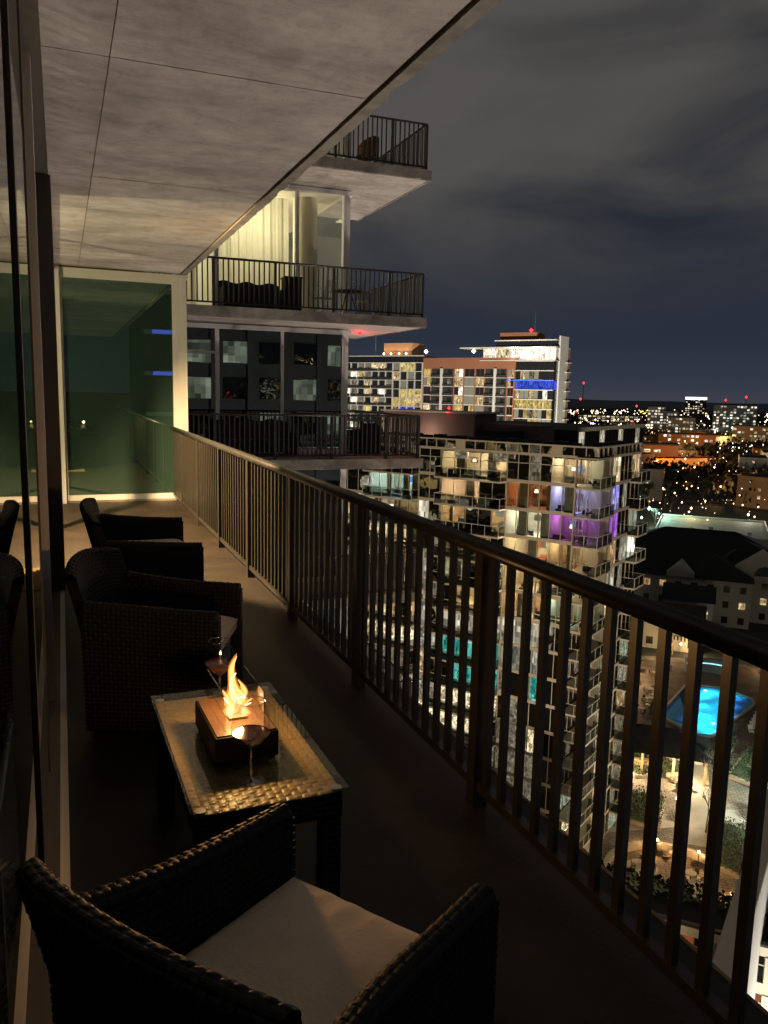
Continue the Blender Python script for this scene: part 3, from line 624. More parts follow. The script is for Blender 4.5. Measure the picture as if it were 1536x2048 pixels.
# ================================================================ GLASS TOWER
KX, KY = 49.3, 66.3
tw = thing('glass_apartment_tower', 'cream framed glass apartment tower with lit rooms and projecting balconies below the railing', 'building', (KX, KY, GZ), radians(33))
TOP, FH, NF = 45.7, 2.967, 15
LB, RB = 38.0, 13.0
rnd = random.Random(5)
mb = MB(); mb.box(5.3, RB-.1, 4.7, LB, 0, 44.3); mb.box(.3, 5.3, 28.05, LB, 0, 44.3); mb.build('core_wall', pm('tower_core_mat', (.05,.045,.04), .8), tw)
panes = []   # (floor, face, s0, s1, z0, z1, depth, mat)
def litpick(r, p=.42):
    if r.random() > p: return TG
    return r.choices([WARM[0],WARM[1],WARM[2],WARM[3],WARM[4],R_DIM,R_GREEN,R_WHITE], [2.2,2.4,2.6,2.6,1.6,2.6,1.2,.6])[0]
unit = {  # (floor, bay) -> material
 (0,'c'):R_WHITE,(1,'c'):R_VIOLET,(2,'c'):R_PURPLE,(3,'c'):WARM[2],(0,'f1'):None,(1,'f1'):R_ORANGE,(0,'b2'):WARM[1],(1,'b2'):R_PINK,(2,'b2'):WARM[4],(0,'b4'):TG,(1,'b4'):R_BLUEW,(2,'b4'):R_DIM,(7,'b2'):R_TEAL,(8,'b2'):R_TEAL,(8,'f1'):R_TEAL,(9,'f1'):R_YEL,
 (3,'b2'):R_DIM,(4,'b2'):R_GREEN,(5,'b2'):WARM[3],(6,'b2'):WARM[2],(3,'b4'):R_WHITE,(4,'b4'):WARM[0],(5,'b4'):WARM[2],(6,'b4'):WARM[4],(14,'c'):R_WHITE,(14,'f1'):WARM[0],(13,'f1'):R_DIM,(12,'f1'):R_DIM,(11,'f1'):R_DIM,(10,'f1'):R_DIM,(2,'r1'):R_PURPLE,(1,'r1'):R_VIOLET,(0,'r1'):WARM[0]}
frames = MB()
TWM = Matrix.Translation((KX, KY, GZ)) @ Matrix.Rotation(radians(33), 4, 'Z')
def free(o, label, cat, group, L_=None):
    """a loose thing standing inside the tower: top-level, placed by the tower's own frame"""
    o.parent = None; o.matrix_world = TWM @ (L_ or Matrix.Identity(4)); return tag(o, label, cat, group)
WALLS = [pm('room_paint%d' % i, c, .8) for i, c in enumerate([(.50,.45,.38),(.42,.36,.28),(.46,.45,.43),(.36,.27,.19)])]
FURN = [pm('furniture%d' % i, c, .7) for i, c in enumerate([(.10,.06,.04),(.04,.04,.045),(.30,.10,.06),(.34,.30,.24),(.05,.09,.14)])]
SHADE = em('lamp_shade_glow', (1,.86,.58), 4.5); SCREEN = em('screen_glow', (.12,.3,1), 1.6)
def colour_of(m):
    return {R_ORANGE:((1,.36,.13),110),R_VIOLET:((.50,.46,1),190),R_PURPLE:((.55,.14,1),150),R_BLUEW:((.55,.85,1),210),R_TEAL:((.1,.9,.75),150),R_PINK:((1,.66,.46),260),R_WHITE:((1,.86,.62),300),R_YEL:((1,.75,.3),220),R_DIM:((.9,.8,.55),55),R_GREEN:((.85,.95,.7),120)}.get(m, ((1,.74,.42),190))
def make_room(k, x0, x1, y0, y1, z0, z1, m, front):
    """a real furnished room behind the panes; front: 'x' = open to -X, 'y' = open to -Y, 'xy' both"""
    r = random.Random(k*31+int(y0*7+x0*3)); wm = r.choice(WALLS); sh = MB()
    sh.face([(x0,y0,z0),(x1,y0,z0),(x1,y1,z0),(x0,y1,z0)]); sh.face([(x0,y0,z1),(x0,y1,z1),(x1,y1,z1),(x1,y0,z1)])
    sh.face([(x1,y0,z0),(x1,y1,z0),(x1,y1,z1),(x1,y0,z1)]); sh.face([(x0,y1,z0),(x0,y1,z1),(x1,y1,z1),(x1,y1,z0)])
    if 'y' not in front: sh.face([(x0,y0,z0),(x1,y0,z0),(x1,y0,z1),(x0,y0,z1)])
    if 'x' not in front: sh.face([(x0,y0,z0),(x0,y1,z0),(x0,y1,z1),(x0,y0,z1)])
    ro = sh.build('room', wm, tw)
    for _ in range(r.randint(3, 5)):
        fx_, fy_ = r.uniform(x0+.6, x1-.6), r.uniform(y0+.5, y1-.5); w_, d_, h_ = r.uniform(.3,.8), r.uniform(.3,.7), r.uniform(.4,.9)
        f = MB(); f.box(fx_-w_*.5, fx_+w_*.5, fy_-d_, fy_+d_, z0+.1, z0+h_*.55); f.box(fx_+w_*.3, fx_+w_*.5, fy_-d_, fy_+d_, z0+h_*.55, z0+h_)
        for q in (-1, 1): f.box(fx_-.05, fx_+.05, fy_+q*d_*.8-.05, fy_+q*d_*.8+.05, z0, z0+.1)
        free(f.build('room_sofa', r.choice(FURN)), 'low upholstered sofa inside a lit room of the glass tower', 'sofa', 'sofas inside the lit tower rooms')
    for _ in range(2):
        yy_ = r.uniform(y0+.3, y1-1.2); bx('wall_picture', r.choice(FURN+[SCREEN] if r.random() < .5 else FURN), ro, x1-.05, x1-.02, yy_, yy_+r.uniform(.5,1.1), z0+1.1, z0+1.8)
    if r.random() < .75:
        fx_, fy_ = r.uniform(x0+.8, x1-.8), r.uniform(y0+.5, y1-.5)
        fl_ = thing('floor_lamp', 'floor lamp with glowing shade inside a lit room of the glass tower', 'lamp', (0,0,0), 0, 'floor lamps inside the lit tower rooms'); fl_.matrix_world = TWM @ Matrix.Translation((fx_,fy_,z0)); MB().tube((0,0,0),(0,0,1.4),.03).build('lamp_stand', FURN[1], fl_); MB().lathe([(.24,1.4),(.16,1.75)], 10).build('lamp_shade', SHADE, fl_)
    for i in range(int((y1-y0)/1.3)):
        if 'x' in front and r.random() < .33:
            c_w = r.uniform(.35,1.1); ya = y0+i*1.3; dr = MB(); dr.grid(lambda u_, v_, ya=ya, c_w=c_w: (x0+.12+.04*sin(u_*c_w*30), ya+u_*c_w, z0+v_*(z1-z0)), 16, 1); dr.build('drape', wm, ro)
    c_, e_ = colour_of(m)
    lamp('room_lamp', ro, ((x0+x1)/2-.3, (y0+y1)/2, z1-.35), e_*5.0*(y1-y0)/5.0*r.uniform(.8,1.2), c_, .04)
GLS = MAT['tower_pane']
REAL = {}
def bay(k, z0, z1, face, s0, s1, n, key, dep=0.0, plit=.4, transom=False):
    um = unit.get((k, key), 0); ulit = um if um else (litpick(rnd, plit))
    real = (k <= 5 or k == 14) and key in ('c', 'f1', 'b2', 'b4') and ulit is not TG
    if real:
        zf, zc_ = z0-.22, z1+.0
        if key == 'c': make_room(k, .12, 3.9, 2.40, 4.80, zf, zc_, ulit, 'xy'); REAL[k] = ulit
        elif key == 'f1': make_room(k, .12, 5.2, 4.92, 9.85, zf, zc_, ulit, 'x')
        elif key == 'b2': make_room(k, .12, 5.2, 10.05, 17.95, zf, zc_, ulit, 'x')
        else: make_room(k, .12, 5.2, 21.15, 27.95, zf, zc_, ulit, 'x')
    wd = (s1-s0)/n
    for i in range(n):
        m = ulit
        if um == 0 or um is None:
            if ulit is not TG and rnd.random() < .15: m = TG
            elif ulit is TG and rnd.random() < .16: m = rnd.choice([R_DIM, WARM[2], WARM[3]])
        elif rnd.random() < .16: m = rnd.choice([TG, R_DIM, WARM[0]])
        if key == 'f1' and um not in (0, None) and 1 <= k <= 9 and i > (3 if k == 1 else 2) : m = TG if rnd.random() < .7 else R_DIM
        if real: m = GLS if (key != 'b2' or rnd.random() < .9) else TG
        if key == 'f1' and i < 2: m = GLS if k in REAL else TG
        if key == 'r1' and i > 1: m = TG if rnd.random() < .8 else WARM[3]
        a, b = s0+i*wd+.04, s0+(i+1)*wd-.04
        if transom:
            zt = z1-.85; panes.append((k, face, a, b, z0, zt-.04, dep, m)); panes.append((k, face, a, b, zt+.04, z1, dep, TG if m is TG else (R_DIM if rnd.random() < .6 else m)))
        else: panes.append((k, face, a, b, z0, z1, dep, m))
        for s in ([s0+i*wd] + ([s1] if i == n-1 else [])):
            if face == 'L': frames.box(dep-.05, dep+.12, s-.04, s+.04, z0, z1)
            else: frames.box(s-.04, s+.04, dep-.05, dep+.12, z0, z1)
    if transom:
        if face == 'L': frames.box(dep-.04, dep+.1, s0+.04, s1-.04, z1-.89, z1-.81)
# balcony kit
def bal_kit(nm, L, D):
    """balcony along local X of length L, depth D towards -Y"""
    slab = MB().box(0, L, -D, .3, -.16, .02).mesh(nm+'_slab', MAT['cream_frame'])
    dk = MB().box(.03, L-.03, -D+.03, .29, .022, .028).mesh(nm+'_deck', MAT['balcony_grey'])
    r = MB(); n = max(2, round(L/1.55))
    for i in range(n+1):
        x = .04+(L-.08)*i/n; r.box(x-.03, x+.03, -D+.01, -D+.07, .021, 1.1)
    r.box(.0, L, -D+.005, -D+.075, 1.1, 1.16)
    for x in (.01, L-.07): r.box(x, x+.06, -D+.075, .25, 1.1, 1.155)
    rail = r.mesh(nm+'_rail', MAT['cream_frame'])
    g = MB(); g.box(.08, L-.08, -D+.03, -D+.045, .08, 1.08); g.box(.03, .045, -D+.08, .25, .08, 1.08); g.box(L-.045, L-.03, -D+.08, .25, .08, 1.08)
    return slab, dk, rail, g.mesh(nm+'_guard', MAT['guard_glass'])
KIT = {'b2': bal_kit('b2', 8.2, 1.5), 'b4': bal_kit('b4', 7.0, 1.5), 'r2': bal_kit('r2', 3.2, 1.3), 'c': bal_kit('c', 4.4, .6)}
def balcony(kit, loc, rz):
    s = link('balcony', KIT[kit][0], tw, loc, (0,0,rz))
    link('deck', KIT[kit][1], s); link('railing', KIT[kit][2], s); link('guard_glass', KIT[kit][3], s)
    return s
def furn(seed, L_, x0, x1, y0, y1):
    r = random.Random(seed)
    for _ in range(r.randint(1, 4)):
        mb = MB(); x = r.uniform(x0, x1); y = r.uniform(y0, y1); w_ = r.uniform(.25, .5); h_ = r.uniform(.4, .9); z = .03; mb.box(x-w_, x+w_, y-.25, y+.25, z+.2, z+h_*.6); mb.box(x-w_, x+w_, y+.15, y+.25, z+h_*.6, z+h_)
        for q in (-1, 1): mb.box(x+q*w_*.8-.03, x+q*w_*.8+.03, y-.2, y-.14, z, z+.2)
        free(mb.build('patio_armchair', MAT['unit_dark']), 'dark patio armchair on a balcony of the glass tower', 'armchair', 'patio armchairs on the tower balconies', L_)
for k in range(NF):
    zt = 44.5-FH*k; zb = zt-FH
    z0, z1 = zb+.30, zt-.06
    # band
    mb = MB(); mb.box(-.10, .34, 2.2, LB, zt-.06, zt+.30 if k else zt+.22); mb.box(4.1, RB, -.10, .34, zt-.06, zt+.30 if k else zt+.22); mb.box(-.12, 4.1, -.12, 2.2, zt-.06, zt+.06)
    mb.build('floor_band', MAT['cream_panel'], tw)
    bay(k, zb+.28, z1, 'R', .15, 3.9, 3, 'c', dep=2.25, plit=.65)
    bay(k, z0, z1, 'L', 2.3, 9.9, 6, 'f1', plit=.82, transom=(k in (0,)))
    bx('floor_plate', MAT['roof_dark'], tw, .34, 5.3, 4.85, 28.05, zb-.05, zb+.06); bx('floor_plate', MAT['roof_dark'], tw, 4.1, RB-.1, .34, 4.7, zb-.05, zb+.055)
    bay(k, z0, z1, 'L', 10.0, 18.0, 5, 'b2', plit=.96, transom=(k == 0))
    bay(k, z0, z1, 'L', 18.2, 21.0, 2, 'f3', plit=.6, transom=(k == 0))
    bay(k, z0, z1, 'L', 21.1, 28.0, 5, 'b4', plit=.95)
    bay(k, z0, z1, 'L', 28.1, LB, 6, 'f5')
    bay(k, z0, z1, 'R', 4.2, 10.2, 5, 'r1', plit=.7)
    bay(k, z0, z1, 'R', 10.3, RB, 2, 'r2', plit=.7)
    frames.box(-.09, .14, 2.16, 2.30, zb, zt); frames.box(4.0, 4.2, -.09, .14, zb, zt); frames.box(3.9, 4.02, .1, 2.2, zb+.06, zt)
    if k < NF-1:
        balcony('b2', (0, 18.1, zb), -pi/2); balcony('b4', (0, 28.05, zb), -pi/2)
        balcony('r2', (9.9, 0, zb), 0)
        # corner balcony wraps both faces
        s = link('balcony', KIT['c'][0], tw, (-.55, 0, zb)); link('deck', KIT['c'][1], s); link('railing', KIT['c'][2], s); link('guard_glass', KIT['c'][3], s)
        mb = MB(); mb.box(-.55, -.13, 0, 2.15, zb-.16, zb+.02); mb.box(-.55, -.49, .3, 2.15, zb+1.1, zb+1.16)
        for y in (.8, 2.1): mb.box(-.55, -.49, y, y+.05, zb+.02, zb+1.1)
        mb.build('balcony_return', MAT['cream_frame'], tw)
        if k < 6:
            furn(k*7+1, Matrix.Translation((0,0,zb)), .3, 3.2, .4, 1.5); furn(k*7+2, Matrix.Translation((0,18.1,zb)) @ Matrix.Rotation(-pi/2, 4, 'Z'), 1, 7, -1.1, -.3)
tag(frames.build('window_frame', MAT['cream_frame'], tw), kind='stuff')
# attic screen with dark panes, parapet
zt = 44.72
mb = MB(); mb.box(-.10, RB, -.10, .3, TOP-.16, TOP); mb.box(-.10, .3, .3, LB, TOP-.16, TOP); mb.build('parapet_cap', MAT['cream_panel'], tw)
for face, L_ in (('L', LB), ('R', RB)):
    s = 0.0; i = 0
    while s < L_-.2:
        wd = 1.28 if i % 9 != 3 else 1.1
        e = min(L_-.02, s+wd)
        if i % 9 == 3: (bx('attic_panel', MAT['cream_panel'], tw, -.06, .1, s+.055, e-.055, zt, TOP-.165) if face == 'L' else bx('attic_panel', MAT['cream_panel'], tw, s+.055, e-.055, -.06, .1, zt, TOP-.165))
        else: panes.append((-1, face, s+.06, e-.06, zt, TOP-.17, .02, TG))
        if face == 'L': bx('attic_mullion', MAT['cream_panel'], tw, -.08, .09, s-.05 if s else -.08, s+.05, zt, TOP-.165)
        elif s: bx('attic_mullion', MAT['cream_panel'], tw, s-.05, s+.05, -.08, .09, zt, TOP-.165)
        s = e; i += 1
panes.sort(key=lambda p: (p[0], 0 if p[1] == 'L' else 1))
rest = MB(); rmats = []
for i, (k, face, a, b, z0, z1, dep, m) in enumerate(panes):
    g = (dep, dep+.04, a, b, z0, z1) if face == 'L' else (a, b, dep, dep+.04, z0, z1)
    if i < 300: bx('window_pane', m, tw, *g)
    else:
        if m not in rmats: rmats.append(m)
        rest.cur = rmats.index(m); rest.box(*g)
tag(rest.build('lower_window_panes', rmats, tw), kind='stuff')
# roof and its plant
bx('roof', MAT['roof_dark'], tw, .3, RB-.1, .3, LB, 44.3, 45.0)
for i in range(22): bx('roof_unit', MAT['unit_dark'], tw, 1.0, 1.9+.3*(i % 3), 2.5+i*1.5, 3.4+i*1.5, 45.0, 45.9+.12*(i % 2))
for i in range(5): bx('roof_unit', MAT['unit_dark'], tw, 4+i*1.7, 4.9+i*1.7, 1.2, 2.2, 45.0, 45.85)
bx('plant_room', MAT['brown_plant'], tw, 7, 12.6, 18, 31, 45.0, 48.3); bx('plant_room', MAT['brown_plant'], tw, 8, 12, 10, 17.5, 45.0, 47.2); bx('plant_room', MAT['roof_dark'], tw, 5, 7.9, 12, 16.5, 45.0, 46.6)
bx('plant_roof', MAT['cream_panel'], tw, 6.6, 12.8, 17.6, 31.4, 48.3, 48.5)
MB().octa((6.9, 21.5, 48.9), .22).build('beacon', em('beacon_red', (1,.02,.03), 6), tw)
lamp('beacon_light', tw, (6.4, 21.5, 48.4), 14, (1,.05,.05), .05)
for y in (13, 24, 30): bx('added_roof_lamp', MAT['unit_dark'], tw, 5.0, 5.2, y, y+.2, 45.0, 45.5); lamp('added_roof_light', tw, (5.1, y+.1, 45.9), 260, (1,.8,.62), .05)  # lamps added to brighten the plant rooms, in place of city glow
# rear block
bx('rear_block', MAT['roof_dark'], tw, 15, 39, 8.3, 30, 0, 46.6)
for z in (46.45, 43.6, 40.6): bx('rear_band', MAT['cream_panel'], tw, 14.9, 39.1, 7.95, 8.3, z, z+.5)
for r_ in range(2):
    for i in range(14):
        bx('rear_window', TG if (i*3+r_) % 4 else WARM[2], tw, 15.1+i*1.72, 16.6+i*1.72, 8.1, 8.2, 44.15-r_*3.0, 46.4-r_*3.0 if r_ == 0 else 43.55)
# ================================================================ FAR RESIDENTIAL BLOCK
fx, fy = 144.9, 220.5
fbk = thing('brick_and_white_tower_block', 'far white and brick residential block with bright rooftop lounge and blue lit floors', 'building', (fx, fy, GZ), radians(35))
FZ = 49.0
def fb_(name, mat, x0, x1, y0, y1, z0, z1): return bx(name, mat, fbk, x0, x1, y0, y1, z0+FZ, z1+FZ)
LT, BT, RT = 14.6, 13.7, 12.6
S3 = 3.06
fb_('left_wing_wall', MAT['roof_dark'], .6, 22, 48, 100, -49, LT-.2); fb_('brick_wing_wall', MAT['brick'], .1, 22, 13.2, 47.9, -49, BT); fb_('right_wing_wall', MAT['roof_dark'], .6, 13, .3, 13.1, -49, RT)
rf = random.Random(21)
def fpane(y0, y1, z0, z1, m, x=0.0): fb_('window', m, x, x+.08, y0, y1, z0, z1)
DK = glass('far_dark_glass', (0,0,0), 1.6, gl=(.7,.75,.75), base=(.02,.021,.02), minf=.15)
GREY = pm('far_blind', (.22,.24,.20), .7)
def fl():
    q = rf.random()
    return DK if q < .42 else GREY if q < .62 else R_YEL if q < .74 else WARM[1] if q < .86 else R_WHITE if q < .9 else R_DIM
fb_('attic_band', MAT['white_wall'], -.2, .5, 48, 100, LT-.3, LT)
for i in range(22): fpane(48.3+i*1.45, 49.6+i*1.45, LT-2.3, LT-.35, DK, .1)
for k in range(9):
    z1 = LT-2.4-k*S3; z0 = z1-S3
    fb_('floor_slab', MAT['white_wall'], -.6, .55, 48, 100, z1-.22, z1)
    nb = 11
    for i in range(nb):
        y0 = 48.2+i*3.05; m = fl()
        if i < 3: m = {3: R_YEL, 4: R_YEL if i else WARM[1]}.get(k, m)
        if k == 5 and i in (1, 2): m = R_BLUE
        fpane(y0+.12, y0+2.9, z0+.05, z1-.25, m, .25)
        fb_('pier', MAT['white_wall'], -.3, .5, y0-.09, y0+.09, z0, z1-.22)
        if i > 3: fb_('balcony_rail', MAT['unit_dark'], -.58, -.52, y0+.1, y0+2.95, z0+.05, z0+.95)
# brick wing
pat = ['w','b','b','w','w','w','b','b','w']
ws = [2.6,4.0,4.0,3.6,4.2,3.8,4.4,4.4,3.2]; tot = sum(ws); sc_ = 34.4/tot
for k in range(10):
    z1 = BT-3.6-k*S3; z0 = z1-S3; y = 13.35
    for i, p in enumerate(pat):
        wd = ws[i]*sc_; m = fl()
        if p == 'b':
            fb_('loggia', MAT['unit_dark'], .02, .09, y+.2, y+wd-.2, z0+.1, z1-.05); fpane(y+.9, y+wd*.55, z0+.25, z1-.5, DK if rf.random() < .75 else R_DIM, .0)
            fb_('balcony_slab', MAT['white_wall'], -.9, .0, y+.15, y+wd-.15, z0-.02, z0+.16); fb_('balcony_rail', MAT['unit_dark'], -.88, -.82, y+.2, y+wd-.2, z0+.2, z0+1.0)
        else:
            if i == 8 and k == 4: m = WARM[0]
            if k == 7: m = rf.choice([R_WHITE, WARM[0], R_YEL])
            fpane(y+.35, y+wd*.5-.05, z0+.35, z1-.15, m, .0); fpane(y+wd*.5+.05, y+wd-.35, z0+.35, z1-.15, m if rf.random() < .6 else fl(), .0)
            fb_('spandrel', MAT['white_wall'], -.06, .05, y+.25, y+wd-.25, z0+.02, z0+.33)
        y += wd
    for yy_ in (13.35+ws[0]*sc_+ws[1]*sc_-.0,): fb_('white_column', MAT['white_wall'], -.95, -.45, yy_-.45, yy_+.45, z0, z1)
    yy_ = 13.35+sum(ws[:7])*sc_; fb_('white_column', MAT['white_wall'], -.95, -.45, yy_-.45, yy_+.45, z0, z1)
# right wing
for k in range(9):
    z1 = RT-k*S3; z0 = z1-S3
    fb_('floor_slab', MAT['white_wall'], -.3, .55, .0, 13.1, z1-.2, z1+.1)
    for i in range(8):
        m = DK if k == 0 else R_BLUE if k == 2 else (R_YEL if k == 4 else fl())
        fpane(.35+i*1.6, 1.8+i*1.6, z0+.1, z1-.2, m, .25)
    fb_('end_pane', DK if k != 2 else R_BLUE, .6, 4, .22, .3, z0+.1, z1-.2)
fb_('blue_strip', em('blue_strip', (.02,.10,1), 2.2), -.36, -.30, -.1, 16, RT-2*S3-.25, RT-2*S3)
fb_('end_wall', MAT['white_wall'], 4, 11, -.3, .3, -49, RT+8)
for k in range(7):
    fb_('end_brick', MAT['brick'], 11, 13, -.25, .3, -49+k*.0, RT+4) if k == 0 else None; fb_('end_slab', MAT['white_wall'], 9, 13, -.9, -.3, RT-.4-k*S3, RT-.1-k*S3)
# penthouse lounge
fb_('terrace_deck', MAT['white_wall'], -.3, 13, -.2, 26, RT, RT+.25)
for i in range(16): fpane(.4+i*1.6, 1.85+i*1.6, RT+.5, RT+4.0, R_WHITE if i < 10 else rf.choice([R_WHITE, WARM[0]]), 2.0)
fb_('lounge_core', MAT['white_wall'], 2.2, 12, .4, 26, RT+.25, RT+4.1)
fb_('lounge_roof', MAT['white_wall'], .3, 13, -.2, 34, RT+4.1, RT+4.5)
for i in range(13): fpane(.4+i*1.6, 1.85+i*1.6, RT+4.5, RT+6.4, DK, 1.5)
fb_('upper_core', MAT['roof_dark'], 1.7, 12, .3, 21.3, RT+4.5, RT+6.4); fb_('upper_roof', MAT['white_wall'], 1.2, 12, .1, 21.6, RT+6.4, RT+6.75)
fb_('brick_penthouse', MAT['brick'], 4, 11, 8, 21, RT+6.75, RT+9.3); fb_('peach_penthouse', MAT['peach'], 4, 12, 55, 67, LT, LT+4.6); fb_('white_penthouse', MAT['white_wall'], 4, 12, 88, 97, LT, LT+4)
for y in (57, 60, 63.5, 66.5):
    MB().octa((3.2, y, LT+.8+FZ), .5).build('wall_washer', em('washer%d' % int(y), (1,.85,.6), 5), fbk); lamp('washer_light', fbk, (3.0, y, LT+.9+FZ), 500, (1,.72,.42), .2)
for y in (29, 47.5): MB().octa((1, y, BT+2.2+FZ), .8).build('flood_lamp', em('roof_flood%d' % int(y), (1,.95,.85), 7), fbk)
MB().octa((5.2, 10.5, RT+10+FZ), .7).build('beacon', MAT['beacon_red'], fbk)
for y, z in ((9.6, RT+16), (72, LT+9)): MB().tube((6, y, LT+FZ), (6, y, z+FZ), .12, .05, 5).build('antenna', MAT['chrome'], fbk)
lamp('lounge_light', fbk, (-.6, 6, RT+3+FZ), 900, (1,.92,.75), .4); lamp('lounge_light', fbk, (-.6, 14, RT+3+FZ), 900, (1,.92,.75), .4)
# ================================================================ PODIUM BLOCK WITH ORANGE WINDOWS, WHITE RIBBED WALL
pg = thing('podium_office', 'low cream office block with orange lit windows at the foot of the tower', 'building', (37.3, 47.3, GZ), radians(44))
R_OFF = room('room_office', (.80,.22,.05), .62, .6, 1.0); pm('taupe', (.30,.24,.18), .75, var=.1); pm('cream_wall', (.62,.55,.43), .65, var=.05)
PH = 12.0
bx('core_wall', MAT['taupe'], pg, .3, 3.4, -34, 16, 0, PH-.2)
bx('roof', MAT['roof_dark'], pg, -.1, 3.4, -34, 16, PH-.2, PH)
hd = MB(); rh0 = random.Random(8)
for _ in range(3600):
    p = Vector((rh0.uniform(2.2,4.2), rh0.uniform(-34,16), PH-.6+rh0.random()**.6*1.5)); q = rh0.uniform(0,6); s_ = rh0.uniform(.1,.24)
    hd.face([(p.x-s_*cos(q),p.y-s_*sin(q),p.z),(p.x,p.y,p.z+s_),(p.x+s_*cos(q),p.y+s_*sin(q),p.z),(p.x,p.y,p.z-s_)])
tag(hd.build('roof_hedge', pm('hedge', (.02,.026,.012), .9), pg), kind='stuff')
for r_ in range(4):
    z = PH-.9-r_*3.0
    bx('spandrel', MAT['cream_wall'], pg, -.05, .3, -34, 16, z-.05, z+.9 if r_ == 0 else z+.85)
    for i in range(14):
        y = -33.6+i*3.5
        bx('pier', MAT['taupe'] if i % 3 else MAT['cream_wall'], pg, -.12, .28, y-.45, y+.45, z-2.1, z-.06)
        for q in range(2): bx('window', R_OFF if (i*5+r_*3+q) % 5 else TG, pg, .1, .16, y+.5+q*1.28, y+1.7+q*1.28, z-2.05, z-.1)
        bx('window_bar', MAT['cream_frame'], pg, .03, .12, y+.47, y+3.03, z-.85, z-.78)
wf = thing('white_ribbed_wall', 'tall white ribbed concrete wall lit from below beside the podium office', 'wall', (30.2, 27.9, GZ), radians(36.5))
pm('rib_white', (.74,.72,.68), .6, var=.05)
bx('wall_slab', MAT['rib_white'], wf, -4, 30, 0, 1.0, 0, 18.5)
for i in range(44): bx('rib', MAT['rib_white'], wf, -3.9+i*.76, -3.5+i*.76, -.28, .0, 0, 18.3)
bx('coping', MAT['cream_wall'], wf, -4.2, 30.2, -.3, 1.1, 18.5, 18.9)
for i, x in enumerate((-2, 5, 12, 19)):
    MB().box(x-.2, x+.2, -2.3, -2.0, 0, .5).build('uplight_housing', MAT['black_metal'], wf); aim(lamp('uplight', wf, (x, -2.1, .9), 9000, (1,.93,.8), .1, 'SPOT', spot_size=radians(130), spot_blend=.5), (0,.35,1))
# ================================================================ BUILDINGS BEHIND THE CAMERA (seen in the glass)
ob = thing('concrete_office_block', 'grey concrete office block with lit square windows mirrored in the wing glass', 'building', (11, -45, GZ))
bx('wall', MAT['facade_concrete'], ob, 0, 46, -18, 0, 0, 64)
R_OFW = room('room_office_white', (.80,.84,.62), .9, .8, 1.5)
for r_ in range(7):
    for i in range(12):
        m = R_OFW if (i*7+r_*5) % 6 in (0, 2, 3) and r_ in (1, 2, 3, 4) else TG
        if r_ == 3 and 5 <= i <= 7: m = R_OFW
        bx('window', m, ob, 1.0+i*3.8, 3.6+i*3.8, .0, .06, 38.5+r_*3.7, 40.7+r_*3.7)
for i in range(13): bx('pier', MAT['facade_concrete'], ob, i*3.8-.3 if i else 0, i*3.8+.3, 0, .3, 0, 64)
bb = thing('blue_strip_building', 'slab edged apartment building with blue light strips mirrored in the green glass', 'building', (6.4, -46, GZ))
bx('wall', MAT['room_dark'], bb, 0, 4, -14, 0, 0, 62)
BS = em('blue_neon', (.12,.16,1), 3.0)
for r_ in range(5):
    z = 48.3+r_*3.3; bx('floor_slab', MAT['white_wall'], bb, 0, 4, 0, 1.6, z, z+.3)
    if r_ in (1, 2): bx('light_strip', BS, bb, .6, 4, 1.6, 1.66, z, z+.3)
# ================================================================ ADDED FLOODLIGHTS, STANDING IN FOR THE CITY GLOW
def added_flood(label, loc, target, energy, color, size, radius=1.2, head=True):
    t = thing('added_glow_mast', label, 'added light', (loc[0], loc[1], GZ), 0, 'added city-glow masts at street level')
    h = loc[2]-GZ
    MB().tube((0,0,0),(0,0,h-.3),.12,.08,8).build('mast', MAT['grey_frame'], t)
    d = (Vector(target)-Vector(loc)).normalized(); side = d.cross(Vector((0,0,1))).normalized()
    mb = MB()
    for q in (-1, 1): mb.tube(side*q*.5+Vector((0,0,h))-d*2.0, side*q*.5+Vector((0,0,h))-d*1.5, .3, .42, 10)
    mb.build('lamp_head', MAT['grey_frame'], t)
    o = lamp('added_glow_beam', t, (0,0,h), energy, color, radius, 'SPOT', spot_size=radians(size), spot_blend=.6); aim(o, d)
    return t
added_flood('added city-glow mast aimed up at the balcony ceilings', (62, 20,-45), (2, 9, 4), 102000, (1,.83,.70), 44, 1.6)
added_flood('added city-glow mast aimed up at the apartment wing', (42,-12,-45), (5.5, 21, 4), 90000, (1,.83,.72), 17, 1.0)
added_flood('added city-glow mast aimed at the window side of the glass tower', (6, 30, -40), (43, 76, -22), 82000, (1,.76,.48), 75, 1.0)
added_flood('added city-glow mast aimed at the balcony side of the glass tower', (72, 30, -44), (56, 70, -20), 26000, (1,.78,.52), 70, 1.0)
added_flood('added city-glow mast aimed at the far brick block', (70, 130, -38), (125, 250, 2), 900000, (1,.88,.72), 60, 1.5)

added_flood('added city-glow mast aimed at the concrete office block', (32, -22, -45), (32, -45, 0), 34000, (.9,.9,1), 100, .6)
# unseen tower added for the glass tower to mirror
nb = thing('added_side_tower', 'added unseen cream tower with warm windows for the glass tower panes to mirror', 'building', (-26, 74, GZ), radians(4))
bx('wall', MAT['room_dark'], nb, -14, 0, -26, 30, 0, 62)
rn = random.Random(31)
for r_ in range(17):
    bx('floor_band', MAT['cream_wall'], nb, .0, .5, -26, 30, r_*3.5+2.9, r_*3.5+3.4)
    for i in range(14):
        if rn.random() < .42: bx('window', rn.choice([WARM[0],WARM[0],R_WHITE,R_YEL,WARM[2]]), nb, 0, .06, -25.5+i*4, -23+i*4, r_*3.5+.6, r_*3.5+2.8)
PVX, PVY = 75.2, 83.8
